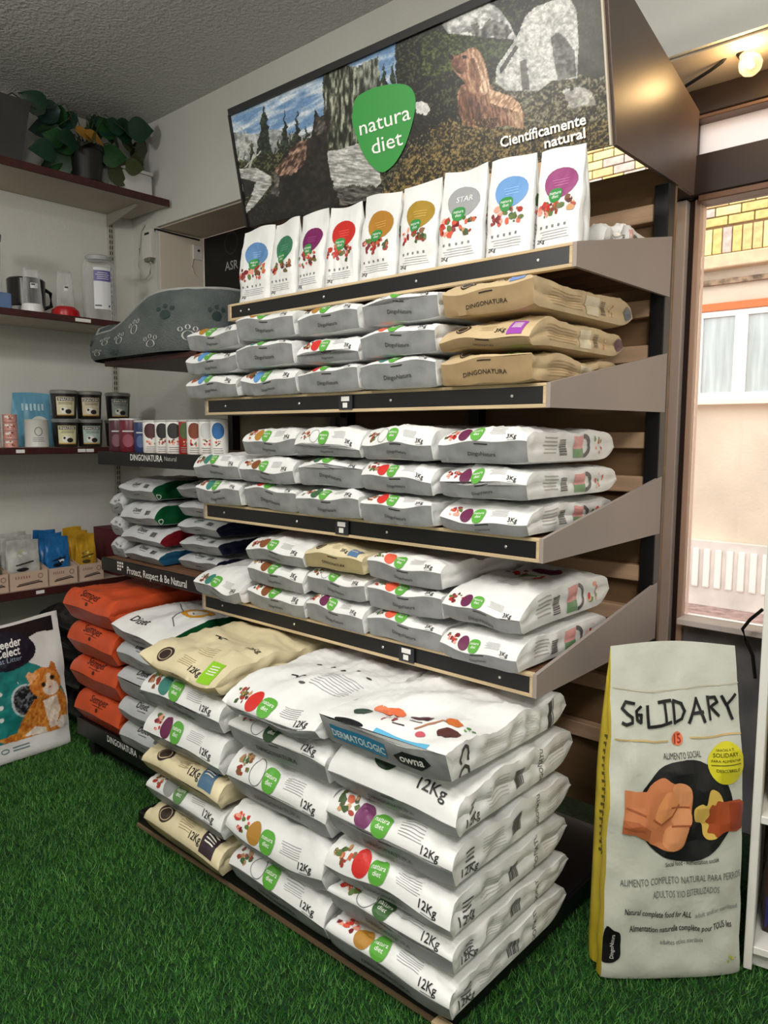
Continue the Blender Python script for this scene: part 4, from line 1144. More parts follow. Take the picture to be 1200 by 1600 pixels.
# ---------------------------------------------------------------- 12 kg sacks stacked on the base
def pos_label(k, n): return ['lowest', 'second from bottom', 'third from bottom', 'fourth from bottom', 'fifth from bottom', 'topmost'][k] if k < n-1 else 'topmost'
def big(stackname, x0, x1, yf, rows, L=0.62):
    z = BZ; n = len(rows); rnd = random.Random(len(stackname)*7)
    fit = min(1.0, 0.722/sum(r[0] for r in rows))
    for k, r in enumerate(rows):
        T, zs, sp_, desc = r[0]*fit, r[1]*fit, r[2], r[3]
        kw = dict(r[4]) if len(r) > 4 else {}
        dx = kw.pop('dx', 0.0)
        place_sack('%s, %s of the %s floor stack' % (desc, pos_label(k, n), stackname), x0+dx+0.005, x1+dx-0.005, yf+kw.pop('dy', rnd.uniform(-0.015, 0.01)), z, T, zs+(0.010 if k < n-1 else 0.0), sp_, 'large bags stacked on the rack base', L=kw.pop('L', L), yaw=kw.pop('yaw', rnd.uniform(-0.018, 0.018)), wav=kw.pop('wav', 0.0045), amp=0.007, flare=kw.pop('flare', 0.045), b=kw.pop('b', 0.2*T), **kw)
        z += T
def ws(c, **k): return dict(kind='white', oval=CO.get(c), weight='12Kg', **k)
def wh(tab, **k): return dict(kind='wheat', tab=tab, weight='12Kg', **k)
big('left', -2.375, -1.925, 1.362, [
    (0.120, 0.036, wh((52, 36, 44)), 'beige 12 kg bag with dark label'),
    (0.112, 0.038, ws('grey', badge=(96, 140, 84)), 'white 12 kg bag with grey oval'),
    (0.106, 0.030, wh((78, 110, 140)), 'beige 12 kg bag with blue label'),
    (0.140, 0.036, ws('purple', food=FOODR), 'white 12 kg bag with dark purple oval'),
    (0.132, 0.048, ws('teal', food=FOODG), 'white 12 kg bag with teal oval'),
    (0.120, 0.040, wh((140, 200, 40), extra=wheat_top), 'beige 12 kg bag with lime green label', dict(a=0.18, wav=0.014, L=0.6))])
big('middle', -1.885, -1.445, 1.362, [
    (0.140, 0.054, ws(None, food=FOODG), 'white 12 kg bag with clear oval'),
    (0.155, 0.050, ws('ochre', food=FOODR), 'white 12 kg bag with ochre oval', dict(sag=0.018)),
    (0.165, 0.060, ws(None, food=FOODG), 'white 12 kg bag with clear oval'),
    (0.120, 0.060, ws(None, food=FOODR, badge=(44, 74, 44)), 'white bag with clear oval and dark badge'),
    (0.128, 0.036, ws('red', food=FOOD, extra=red_top), 'white 12 kg bag with red oval', dict(a=0.20, wav=0.014, dy=-0.02, flare=0.0))])
def dermato(D, sf, W, L, rnd):
    p = sf['panel']; h = sf['panel_h']
    D.rect('blue_label', p, -0.42*W, h*0.22, 0.04*W, h*0.80, (42, 132, 176), 1)
    D.text('blue_label', p, 'DERMATOLOGIC', -0.19*W, h*0.36, 0.024, (224, 240, 246), 2, BB, sy=1.3)
    pts = [(0.10*W, h*0.52), (0.14*W, h*0.28), (0.30*W, h*0.22), (0.38*W, h*0.48), (0.34*W, h*0.74), (0.18*W, h*0.80)]
    D.ring_poly('black_label', p, pts, (20, 22, 26), 1, 3)
    D.text('black_label', p, 'owna', 0.24*W, h*0.40, 0.034, (236, 236, 232), 3, BB)
    t = sf['top']
    D.rect('blue_band', t, -0.05*W, 0.004, 0.36*W, 0.022, (96, 176, 214), 1)
    D.oval('black_mark', t, -0.26*W, 0.010, 0.05, 0.010, (20, 22, 26), 1)
    for qi, (x, d, r, c) in enumerate(((-0.28, 0.075, 0.028, (46, 70, 58)), (-0.14, 0.135, 0.036, (224, 112, 70)), (-0.22, 0.125, 0.026, (230, 130, 90)), (0.10, 0.135, 0.034, (74, 30, 44)), (0.36, 0.105, 0.034, (84, 44, 42)), (0.30, 0.165, 0.024, (206, 110, 50)), (0.22, 0.06, 0.014, (196, 90, 100)))):
        D.oval('ingredient_picture#%d' % qi, t, x*W, d, r, r*0.85, c, 1, n=14)
    D.blobs('ingredient_picture#10', t, -0.06*W, 0.075, 0.022, [(120, 40, 50), (150, 60, 70)], rnd, 7)
    D.stroke('ingredient_picture#11', t, [(0.16*W, 0.07), (0.26*W, 0.15)], 0.006, (170, 120, 90))
    D.stroke('ingredient_picture#12', t, [(0.0*W, 0.06), (0.08*W, 0.066)], 0.004, (60, 50, 50)); D.stroke('ingredient_picture#13', t, [(0.08*W, 0.09), (0.16*W, 0.10)], 0.003, (90, 90, 90))
    D.blobs('ingredient_picture#14', t, 0.42*W, 0.165, 0.02, [(96, 156, 70), (70, 130, 60)], rnd, 5)
    g = sf['side']; hs = sf['side_h']
    D.text('side_print', g, 'CO', -0.40*L, hs*0.3, 0.07, (60, 60, 62), 1, ang=-math.pi/2)
    D.lines('small_print', g, -0.26*L, 0.26*L, hs*0.82, 8, hs*0.09, hs*0.018, (206, 202, 190), rnd)
    D.rect('dark_band', g, 0.30*L, hs*0.02, 0.335*L, hs*0.98, (76, 74, 76), 1)
    D.rect('dark_band', g, 0.345*L, hs*0.02, 0.353*L, hs*0.98, (110, 108, 108), 1)
big('right', -1.425, -1.005, 1.362, [
    (0.120, 0.052, ws('ochre', food=FOODR, sp='text'), 'white 12 kg bag with ochre oval', dict(dy=-0.005)),
    (0.102, 0.048, ws(None, food=FOODR, badge=(66, 104, 60), sp='text'), 'white 12 kg bag with clear oval'),
    (0.130, 0.034, ws('red', sp='text'), 'white 12 kg bag with red oval', dict(sag=-0.004, wav=0.008)),
    (0.130, 0.052, ws('pink', food=FOOD, sp='text'), 'white 12 kg bag with violet oval'),
    (0.140, 0.042, dict(kind='white', plain=True, weight='12Kg', sp='text', extra=lambda D, sf, W, L, rnd: (D.text('lettering', sf['top'], '12Kg', 0.30*W, 0.045, 0.045, DARK, 2), D.oval('brand_badge', sf['top'], -0.10*W, 0.09, 0.04, 0.03, (40, 60, 44), 1))), 'plain white 12 kg bag', dict(dx=0.004)),
    (0.118, 0.084, dict(kind='white', plain=True, nopanel=True, extra=dermato), 'white bag with blue dermatologic label', dict(a=0.17, b=0.03, dx=-0.008, dy=-0.02, L=0.60, wav=0.007))])
# ---------------------------------------------------------------- side rack (left of the main rack)
SX0, SX1 = -3.40, -2.548
rack2 = thing('display_rack', 'narrow black side rack with lettered shelf strips by the corner', 'display rack', (-2.975, RY, 0))
MAROON = mat('maroon_board', (70, 30, 28), 0.45, var=0.2, var_scale=5, stretch=(1, 8, 8))
def r2(name, lo, hi, m_, bev=0.0, parent=None):
    return box(name, (lo[0]+2.975, lo[1]-RY, lo[2]), (hi[0]+2.975, hi[1]-RY, hi[2]), m_, parent or rack2, bev)
for x in (SX0+0.005, SX1-0.045):
    r2('post', (x, 2.50, 0.0), (x+0.04, 2.55, 1.90), BLACK, 0.003)
r2('backboard', (SX0, 2.556, 0.10), (SX1, 2.574, 1.90), mat('olive_backboard', (112, 104, 84), 0.7, var=0.1, var_scale=3))
r2('shelf_board', (SX0, 1.768, 1.385), (SX1, 2.495, 1.410), PLANK, 0.002)
r2('shelf_board', (SX0, 1.768, 0.877), (SX1, 2.495, 0.902), PLANK, 0.002)
r2('shelf_board', (SX0, 1.80, 1.812), (SX1-0.10, 2.495, 1.836), MAROON, 0.002)
st1 = r2('shelf_strip', (SX0, 1.750, 1.350), (SX1, 1.767, 1.412), LIPM, 0.002)
st2 = r2('shelf_strip', (SX0, 1.750, 0.842), (SX1, 1.767, 0.904), LIPM, 0.002)
r2('base_deck', (SX0, 1.625, 0.120), (SX1, 2.495, 0.150), PLANK, 0.002)
st3 = r2('shelf_strip', (SX0, 1.600, 0.070), (SX1, 1.6245, 0.152), LIPM, 0.002)
r2('base_plinth', (SX0+0.02, 1.66, 0.0), (SX1, 1.68, 0.119), LIPM)
r2('base_foot', (SX0+0.10, 1.612, 0.0), (SX0+0.14, 1.6595, 0.069), BLACK)
def strip_text(px0, px1, py0, py1, y, items, parent):
    O = np.array([-2.975, RY, 0.0])
    sf = PlaneSurf((0, y-RY, 0), (1, 0, 0), (0, 0, 1))
    D = Decal(base=0.0006, step=0.0003, maxedge=0.2)
    for txt, a, b_, h, off, c in items:
        A = at_y(a[0], a[1], y)-O; Bq = at_y(b_[0], b_[1], y)-O
        D.text_span('lettering', sf, txt, (A[0], A[2]), (Bq[0], A[2]), h, c, 1, off)
    D.build(parent)
WT = (226, 226, 222)
strip_text(0, 0, 0, 0, 1.75, [('DINGONATURA', (204, 719), (254, 720), 0.028, B, WT), ('Natural', (257, 720), (276, 721), 0.020, 0.0, (170, 170, 168))], st1)
strip_text(0, 0, 0, 0, 1.75, [('Protect, Respect & Be Natural', (199, 896), (292, 912), 0.034, 0.006, WT)], st2)
strip_text(0, 0, 0, 0, 1.60, [('DINGONATURA', (168, 1158), (214, 1186), 0.030, B, WT), ('Natural', (218, 1186), (234, 1196), 0.020, 0.0, (120, 120, 118))], st3)
D = Decal(base=0.0006); sfp = PlaneSurf((0, 1.75-RY, 0), (1, 0, 0), (0, 0, 1))
pm = at_y(187, 885, 1.75)-np.array([-2.975, RY, 0])
for i in range(3):
    for j in range(3):
        if (i, j) != (2, 0): D.rect('emblem', sfp, pm[0]-0.02+i*0.02, pm[2]-0.018+j*0.015, pm[0]-0.006+i*0.02, pm[2]-0.008+j*0.015, WT, 1)
D.build(st2)
ON = ['lowest', 'second from bottom', 'third from bottom', 'fourth from bottom', 'topmost']
z = 0.152
for k, (T, zs) in enumerate([(0.163, 0.060), (0.163, 0.080), (0.163, 0.070), (0.155, 0.072)]):
    place_sack('orange pet food bag, %s of the orange stack in the corner' % (['lowest', 'second from bottom', 'third from bottom', 'topmost'][k]), -3.385, -2.985, 1.585-0.01*k, z, T, zs, dict(kind='orange'), 'orange bags on the side rack', L=0.5, a=0.055, b=0.035, yaw=0.02*(k % 2), wav=0.003); z += T
def yellow_print(D, sf, W, L, rnd):
    t = sf['top']
    D.oval('picture', t, 0.20*W, 0.26, 0.09, 0.06, (214, 152, 40), 1); D.oval('picture', t, 0.22*W, 0.255, 0.055, 0.038, (232, 226, 214), 2)
    D.stroke('picture', t, [(-0.3*W, 0.30), (0.0, 0.24), (0.1*W, 0.16), (0.28*W, 0.12)], 0.004, (60, 70, 80))
    D.stroke('picture', t, [(0.12*W, 0.25), (0.22*W, 0.235), (0.32*W, 0.26)], 0.006, (70, 50, 30))
z = 0.152
for k, (T, zs, kw) in enumerate([(0.115, 0.050, {}), (0.112, 0.044, {}), (0.135, 0.075, {}), (0.110, 0.050, {}), (0.125, 0.050, dict(a=0.22, wav=0.010))]):
    sp_ = dict(kind='silver', side=GREENF if k == 4 else SILV)
    if k == 4: sp_.update(kind='white', plain=True, pt='DingoNatura', extra=lambda D, sf, W, L, rnd: (yellow_print(D, sf, W, L, rnd), D.text('lettering', sf['top'], 'Diset', -0.18*W, 0.06, 0.06, (40, 46, 52), 2)))
    place_sack('%s, %s of the stack beside the orange bags' % ('white bag with green sides' if k == 4 else 'silver grey bag', ON[k]), -2.955, -2.585 if k < 4 else -2.56, 1.578-0.02*(k == 4), z, T, zs, sp_, 'grey bags on the side rack', L=0.5, **kw); z += T
z = 0.904
for k, (T, zs, sd, cn) in enumerate([(0.085, 0.036, TEALF, 'blue side'), (0.090, 0.028, REDF, 'wine red side'), (0.115, 0.035, GREENF, 'green side, lower of two'), (0.105, 0.047, GREENF, 'green side, upper of two')]):
    place_sack('silver bag with %s above the slogan strip' % cn, -3.262+0.02*(k == 0), (-2.95, -2.94, -2.985, -3.000)[k], 1.785, z, T, zs, dict(kind='silver', side=sd, ring_mark=k > 1), 'silver bags above the slogan strip', L=0.42, a=0.085, b=0.03, flare=0.05, wav=0.004, yaw=0.02*(k-1)); z += T
z = 0.904
for k, (T, zs) in enumerate([(0.080, 0.045), (0.078, 0.04), (0.078, 0.036), (0.080, 0.045), (0.080, 0.044)]):
    place_sack('silver bag with navy side, %s of the stack nearest the main rack' % ON[k], -2.862+0.012*(k % 2), -2.590+0.012*(k % 2), 1.835, z, T, zs, dict(kind='silver', side=NAVYF), 'silver bags above the slogan strip', L=0.42, a=0.08, b=0.025, flare=0.05, wav=0.004); z += T
z = 0.904
for k in range(3):
    place_sack('narrow silver pouch, %s of three at the left end above slogan strip' % ['lowest', 'middle', 'topmost'][k], -3.394, -3.282, 1.80, z, 0.105, 0.05, dict(kind='silver'), 'narrow silver pouches', L=0.3, wav=0.005, flare=0.0); z += 0.105

# cans and jars on the lettered shelf
def can(px0, px1, body, label, pic, h=0.140, y=1.84, lidc=(210, 210, 208), clear=False):
    a = at_y(px0, 700, y-0.03); b_ = at_y(px1, 700, y-0.03)
    r = (b_[0]-a[0])/2*0.97; cx = (a[0]+b_[0])/2
    o = thing('treat_can', label, 'can', (cx, y, 1.411), 0, 'cans on the lettered shelf')
    lathe('can_body', [(r*0.94, 0), (r, 0.006), (r, h-0.008), (r*0.97, h-0.004)], mat('can_'+pic[0], body, 0.35), o)
    lathe('lid', [(r*0.97, h-0.0038), (r*1.0, h-0.002), (r*1.0, h+0.004), (r*0.9, h+0.006), (0, h+0.006)], mat('can_lid_%d' % lidc[0], lidc, 0.3, metal=0.4), o)
    D = Decal(base=0.0006, maxedge=0.012); c = CylSurf((0, 0, 0), r, -0.80)
    rnd = random.Random(px0)
    if pic[1] is not None:
        D.oval('picture', c, 0.0, h*0.70, r*0.75, h*0.24, pic[1], 0)
        D.blobs('picture', c, 0.0, h*0.36, r*0.5, FOODR, rnd, 9)
        D.lines('lettering', c, -r*0.6, r*0.6, h*0.18, 3, 0.009, 0.003, (130, 130, 130), rnd)
    else:
        D.oval('picture', c, 0.0, h*0.35, r*0.5, h*0.2, tuple(min(255, q+40) for q in body), 0)
        D.rect('lettering', c, -r*0.5, h*0.62, r*0.5, h*0.66, (190, 190, 190), 1)
    D.build(o)
for a in ((170, 186, (72, 34, 46), 'dusky purple jar, leftmost on the lettered shelf', ('purple', None), 0.15), (187, 206, (96, 24, 40), 'wine red jar beside the purple jar', ('wine', None), 0.15),
          (207, 221, (34, 50, 92), 'navy blue can beside the wine red jar', ('navy', None)), (222, 239, (226, 224, 220), 'white can with maroon oval next to navy can', ('white', (70, 30, 36))),
          (240, 256, (226, 224, 220), 'white can with black oval, second white can from navy can', ('white', (30, 28, 28))), (257, 274, (226, 224, 220), 'white can with charcoal oval left of the red can', ('white', (44, 42, 42))),
          (275, 288, (150, 36, 30), 'slim red can on the lettered shelf', ('red', (70, 90, 50))), (289, 306, (226, 224, 220), 'white can with brown oval right of the red can', ('white', (120, 56, 34))),
          (307, 324, (230, 230, 228), 'white can with pale grey oval left of blue-oval can', ('white', (196, 198, 200))), (325, 342, (222, 222, 220), 'white can with blue oval near the main rack', ('white', (40, 100, 160)))):
    can(*a[:5], h=a[5] if len(a) > 5 else 0.140)

# ---------------------------------------------------------------- pet bed
def pet_bed():
    cx, cy, z0 = -3.085, 2.075, 1.838
    o = thing('pet_bed', 'grey plush pet bed printed with paw marks on the side rack', 'pet bed', (cx, cy, z0))
    PL = mat('grey_plush', (92, 97, 97), 0.95, var=0.18, var_scale=7, rgb2=(70, 78, 78), bump=0.4, bump_scale=160)
    n = 72; A, Bq = 0.455, 0.33; th = 0.085
    prof = [(0.0, 0.0), (-0.012, 0.12), (-0.016, 0.35), (-0.012, 0.62), (-0.004, 0.86), (0.012, 0.96), (0.035, 1.0), (0.060, 0.95), (0.078, 0.80), (0.085, 0.45), (0.085, 0.10)]
    G = np.zeros((len(prof), n+1, 3))
    for i in range(n+1):
        t = 2*math.pi*i/n-math.pi/2      # start at the front, going to +x
        c, s = math.cos(t), math.sin(t)
        k = (abs(c)**4.6+abs(s)**4.6)**(-1/4.6)
        # height: low at the front left, high at the right and back
        xn, yn = c*k, s*k
        sm_ = lambda q: q*q*(3-2*q)
        rise = sm_(min(1.0, max(0.0, (xn+0.45)/1.0)))
        hf = 0.125+0.135*rise+0.05*sm_(min(1.0, max(0.0, (-0.8-xn)/0.2)))                     # front wall: low on the left, high from the middle on
        hb = 0.20+0.075*sm_(min(1.0, max(0.0, (xn+1.0)/1.3)))
        fb_ = sm_(min(1.0, max(0.0, (yn+0.9)/0.6)))
        h = hf*(1-fb_)+hb*fb_
        for j, (ins, f) in enumerate(prof):
            G[j, i] = ((A-ins)*c*k, (Bq-ins)*s*k, h*f)
    V = G[:, :n].reshape(-1, 3); F = []
    for j in range(len(prof)-1):
        for i in range(n):
            i2 = (i+1) % n
            F.append((j*n+i, j*n+i2, (j+1)*n+i2, (j+1)*n+i))
    from_py('bolster', V, F, PL, o, 180)
    top = [G[5, i] for i in range(0, n+1, 2)]
    tube('piping', top, 0.006, mat('light_piping', (150, 152, 150), 0.9), o, 6)
    lathe('cushion', [(0.0, 0.0), (0.9, 0.0), (1.0, 0.03), (0.97, 0.075), (0.7, 0.085), (0.0, 0.088)], mat('dark_plush', (70, 76, 76), 0.95, bump=0.3, bump_scale=120), o, 36, sx=0.345, sy=0.235, smooth=60)
    lathe('base_pad', [(0.0, -0.0005), (0.985, -0.0005), (1.0, 0.004), (0.0, 0.005)], mat('black_base', (18, 18, 19), 0.8), o, 36, sx=0.43, sy=0.31)
    # print: outer wall as a surface
    sf = GridSurf(G[:5, :], 2.12)
    class Wall:
        def at(s, x, d):
            ui = np.clip(np.asarray(x)/2.12*n, 0, n-1e-3); u0 = ui.astype(int); f = (ui-u0)[:, None]
            hh = G[4, u0, 2]*(1-f[:, 0])+G[4, u0+1, 2]*f[:, 0]
            tj = np.clip(np.interp(np.asarray(d), [0, 1], [0, 4]), 0, 3.999); j0 = tj.astype(int); g = (tj-j0)[:, None]
            P = (G[j0, u0]*(1-f)+G[j0, u0+1]*f)*(1-g)+(G[j0+1, u0]*(1-f)+G[j0+1, u0+1]*f)*g
            N = np.stack([P[:, 0]/A**2, P[:, 1]/Bq**2, np.zeros(len(P))], 1); N /= np.linalg.norm(N, axis=1, keepdims=True)
            return P, N
    wl = Wall()
    def paw(x, d, s, c, ring):
        D = Decal(base=0.003, maxedge=9)
        sy_ = s/0.22
        q = D.ring if ring else None
        if ring:
            D.ring('paw_print', wl, x, d, s*0.55, sy_*0.5, s*0.16, c, 1, 14)
            for a in (-0.7, 0.0, 0.7): D.ring('paw_print', wl, x+s*0.95*math.sin(a), d+sy_*0.85*math.cos(a), s*0.24, sy_*0.24, s*0.12, c, 1, 10)
        else:
            D.oval('paw_print', wl, x, d, s*0.5, sy_*0.42, c, 1, 12, rings=1)
            for a in (-0.8, 0.0, 0.8): D.oval('paw_print', wl, x+s*0.9*math.sin(a), d+sy_*0.8*math.cos(a), s*0.22, sy_*0.22, c, 1, 9, rings=1)
        D.build(o)
    lg = (176, 178, 174); dg = (34, 52, 52)
    rnd = random.Random(5)
    for i, (x, d) in enumerate([(0.06, 0.62), (0.14, 0.26), (0.20, 0.70), (0.27, 0.36), (0.36, 0.66), (1.62, 0.5), (1.70, 0.25), (1.76, 0.66), (1.83, 0.30), (1.89, 0.72), (1.95, 0.32), (2.00, 0.66), (2.05, 0.20), (2.09, 0.55), (1.40, 0.4)]):
        paw(x, d, 0.036, lg if i % 5 not in (2, 4) else dg, i % 5 not in (2, 4))
pet_bed()

# ---------------------------------------------------------------- shelves on the left wall
SHM = mat('wall_shelf_board', (186, 176, 160), 0.55, var=0.06, var_scale=3)
def wall_shelf(zt, label, th=0.026, edge=0.034, tags=()):
    o = thing('wall_shelf', label, 'wall shelf', (-4.5, 1.4, zt), 0, 'shelves on the left wall')
    box('board', (0.005, -1.3, -th), (0.455, 1.18, 0.0), SHM, o, 0.002)
    box('front_edge', (0.4555, -1.3, -edge), (0.468, 1.18, 0.001), MAROON, o, 0.002)
    for y in (-0.6, 1.03):
        prism('bracket', [(0.006, -th-0.001), (0.36, -th-0.001), (0.36, -th-0.02), (0.006, -th-0.075)], 1, y-0.006, y+0.006, mat('grey_bracket', (150, 146, 136), 0.5), o)
    for y in tags:
        box('price_tag', (0.4685, y-0.022, -0.026), (0.4700, y+0.022, -0.008), TAGM, o)
    return o
wall_shelf(2.872, 'highest wall shelf, carrying the potted plants', 0.030, 0.040)
wall_shelf(2.128, 'wall shelf carrying the clear dispensers and tumblers', tags=(at_x(124, 500, -4.03)[1]-1.4, at_x(136, 502, -4.03)[1]-1.4))
wall_shelf(1.418, 'wall shelf carrying the labelled tubs and tins', tags=(at_x(32, 705, -4.03)[1]-1.4, at_x(128, 707, -4.03)[1]-1.4, at_x(141, 707, -4.03)[1]-1.4))
wall_shelf(0.662, 'lowest wall shelf, carrying the cardboard treat trays', 0.026, 0.040, tags=(at_x(63, 924, -4.03)[1]-1.4,))
std = thing('wall_standard', 'slotted metal upright fixed to the left wall', 'shelf upright', (-4.499, 2.445, 0.45))
box('channel', (0.0, -0.016, 0.0), (0.014, 0.016, 2.36), mat('grey_upright', (176, 174, 164), 0.45, metal=0.3), std, 0.002)
bm = bmesh.new()
for k in range(70):
    for sy_ in (-0.007, 0.007):
        bm_box(bm, (0.0142, sy_-0.0025, 0.02+k*0.0333), (0.0150, sy_+0.0025, 0.02+k*0.0333+0.02))
from_bm('slots', bm, mat('slot_black', (16, 16, 16), 0.8), std)

# plants on the highest shelf
LEAFM = [mat('leaf_%s' % n, c, 0.4, var=0.25, var_scale=18) for n, c in (('deep', (24, 62, 42)), ('mid', (36, 84, 40)), ('olive', (70, 78, 40)), ('teal', (28, 66, 60)))]
YELF = mat('leaf_yellow', (178, 128, 44), 0.45, var=0.2, var_scale=18)
def leaf_mesh(m_):
    V, F = [], []
    n = 7
    for i in range(n):
        t = i/(n-1); w = 0.42*math.sin(math.pi*min(1, t*0.9+0.1))**0.8*(1-t)**0.35*1.25 if i < n-1 else 0.0
        zc = -0.28*t*t
        V += [(t, -w, zc+0.10*w), (t, 0, zc-0.03), (t, w, zc+0.10*w)]
    for i in range(n-1):
        a = i*3
        F += [(a, a+3, a+4, a+1), (a+1, a+4, a+5, a+2)]
    me = bpy.data.meshes.new('leaf'); me.from_pydata(V, [], F); me.materials.append(m_); me.update()
    me.polygons.foreach_set('use_smooth', [True]*len(me.polygons))
    return me
LM = [leaf_mesh(q) for q in LEAFM]; LY = leaf_mesh(YELF)
def plant():
    cz = 2.8735; c = at_x(140, 283, -4.16); cy = float(c[1])
    o = thing('potted_plant', 'trailing green potted plant with one yellow leaf on the top shelf', 'potted plant', (-4.19, cy, cz))
    lathe('pot', [(0.072, 0.0), (0.092, 0.19), (0.098, 0.19), (0.098, 0.215), (0.088, 0.215), (0.082, 0.18), (0.0, 0.18)], mat('black_pot', (24, 24, 25), 0.5), o)
    lathe('saucer', [(0.08, 0.0005), (0.115, 0.018), (0.11, 0.02), (0.076, 0.006)], mat('black_saucer', (20, 20, 21), 0.5), o)
    rnd = random.Random(12)
    targets = [(52, 158, 0), (70, 165, 3), (84, 160, 1), (100, 178, 3), (62, 192, 3), (74, 205, 1), (86, 215, 1), (100, 222, 1), (112, 214, 0), (120, 232, 1), (88, 236, 1), (96, 252, 1), (110, 258, 1), (78, 226, 1), (104, 240, 0), (130, 190, 0), (146, 172, 3), (158, 186, 1), (166, 172, 3), (178, 182, 3), (184, 160, 0), (190, 190, 1), (172, 200, 1), (200, 180, 0), (214, 198, 0), (222, 196, 0), (205, 222, 2), (218, 240, 2), (228, 236, 2), (180, 245, 1), (196, 262, 2), (212, 262, 2), (220, 258, 2), (190, 275, 2), (150, 208, 2), (136, 214, 2), (168, 245, 1), (80, 262, 1), (92, 270, 1), (70, 240, 0)]
    base = np.array([-4.19, cy, cz+0.2])
    stems = []
    for i, (px, py, k) in enumerate(targets):
        P = at_x(px, py, -4.19+rnd.uniform(-0.10, 0.14))
        P[2] = min(P[2], ZC-0.13)
        v = P-base; v[2] -= 0.02
        d = Vector((v[0], v[1], max(-0.2, v[2]*0.3))).normalized() if np.linalg.norm(v) > 0.05 else Vector((1, 0, 0))
        s = rnd.uniform(0.11, 0.16)
        lf = bpy.data.objects.new('leaf', LM[k] if i != 8 else LM[0]); col.objects.link(lf); lf.parent = o
        start = Vector(P-np.array([-4.19, cy, cz]))-d*s*0.5
        start.x = max(start.x, -0.22); start.z = max(start.z, 0.12)
        face = Vector((0.85+rnd.uniform(-0.35, 0.35), -0.43+rnd.uniform(-0.35, 0.35), -0.2+rnd.uniform(-0.3, 0.5))).normalized()
        yv = face.cross(d).normalized(); zv = d.cross(yv)
        M = Matrix(((d.x*s, yv.x*s, zv.x*s, start.x), (d.y*s, yv.y*s, zv.y*s, start.y), (d.z*s, yv.z*s, zv.z*s, start.z), (0, 0, 0, 1)))
        droop = Matrix.Rotation(rnd.uniform(0.0, 0.35), 4, 'Y')
        lf.matrix_local = M @ droop
        if i % 2 == 0: stems.append(start)
    for (px, py) in ((118, 201), (134, 206)):
        P = at_x(px, py, -4.06)
        lf = bpy.data.objects.new('leaf', LY); col.objects.link(lf); lf.parent = o
        lf.location = Vector(P-np.array([-4.19, cy, cz])); lf.rotation_euler = (0.9, 0.3, 1.3); lf.scale = (0.11, 0.11, 0.11)
    for s_ in stems:
        mid = Vector((s_.x*0.5, s_.y*0.5, max(s_.z, 0.2)+0.06))
        tube('stem', [(0, 0, 0.18), tuple(mid*0.6+Vector((0, 0, 0.08))), tuple(mid), tuple(s_)], 0.0028, mat('stem_green', (50, 62, 36), 0.6), o, 5)
plant()
pp = at_x(30, 238, -4.19)
big_pot = thing('planter', 'large dark grey square planter at the left end of top shelf', 'planter', (-4.24, float(pp[1])-0.185, 2.8735))
V = []; 
for z_, r_ in ((0.0, 0.15), (0.28, 0.19), (0.305, 0.20), (0.308, 0.18), (0.25, 0.17)):
    V += [(-r_, -r_, z_), (r_, -r_, z_), (r_, r_, z_), (-r_, r_, z_)]
F = [(3, 2, 1, 0)]+[(j*4+i, j*4+(i+1) % 4, (j+1)*4+(i+1) % 4, (j+1)*4+i) for j in range(4) for i in range(4)]+[(16, 17, 18, 19)]
from_py('pot', [(x*1.0, y*1.0, z_) for x, y, z_ in V], F, mat('grey_planter', (58, 59, 60), 0.6, var=0.1), big_pot)
for k in range(5):
    tube('twig', [(0, 0, 0.25), (0.05*k-0.1, 0.06*k-0.1, 0.36), (0.10, 0.09*k-0.1, 0.355-0.01*k)], 0.004, mat('twig_brown', (46, 42, 38), 0.8), big_pot, 5)
cA = at_x(243, 302, -4.22); cB = at_x(243, 257, -4.22); cC = at_x(170, 288, -4.22)
wc = thing('storage_box', 'white plastic storage box behind the trailing plant', 'storage box', (-4.30, 2.43, 2.8735))
box('box_body', (-0.10, -0.14, 0.0), (0.10, 0.14, 0.165), mat('white_plastic', (214, 214, 212), 0.4), wc, 0.014, 2, 60)
box('box_lid', (-0.105, -0.145, 0.166), (0.105, 0.145, 0.185), mat('white_plastic', (214, 214, 212), 0.4), wc, 0.006, 2, 60)

# dispensers on the second wall shelf
CLEAR = bpy.data.materials.new('clear_plastic'); CLEAR.use_nodes = True
_nt = CLEAR.node_tree
_p = _nt.nodes['Principled BSDF']; _p.inputs['Base Color'].default_value = (0.9, 0.92, 0.93, 1); _p.inputs['Roughness'].default_value = 0.08
_t = _nt.nodes.new('ShaderNodeBsdfTransparent'); _m = _nt.nodes.new('ShaderNodeMixShader'); _lw = _nt.nodes.new('ShaderNodeLayerWeight'); _lw.inputs['Blend'].default_value = 0.35
_mr = _nt.nodes.new('ShaderNodeMapRange'); _mr.inputs['To Min'].default_value = 0.05; _mr.inputs['To Max'].default_value = 0.75
_nt.links.new(_lw.outputs['Facing'], _mr.inputs['Value']); _nt.links.new(_mr.outputs['Result'], _m.inputs[0])
_nt.links.new(_t.outputs[0], _m.inputs[1]); _nt.links.new(_p.outputs[0], _m.inputs[2]); _nt.links.new(_m.outputs[0], _nt.nodes['Material Output'].inputs['Surface'])
def yx(px, py=480, X=-4.15): return float(at_x(px, py, X)[1])
ZS2 = 2.1295
o = thing('mug', 'black mug with silver band behind the clear tumbler', 'mug', (-4.31, yx(42, 480, -4.31), ZS2))
lathe('body', [(0.075, 0.0), (0.082, 0.01), (0.085, 0.055), (0.095, 0.058), (0.098, 0.20), (0.09, 0.208), (0.0, 0.21)], mat('black_gloss', (20, 20, 22), 0.25), o)
lathe('band', [(0.0862, 0.012), (0.0875, 0.012), (0.0885, 0.054), (0.0865, 0.0545)], mat('silver_band', (190, 192, 196), 0.3, metal=0.7), o)
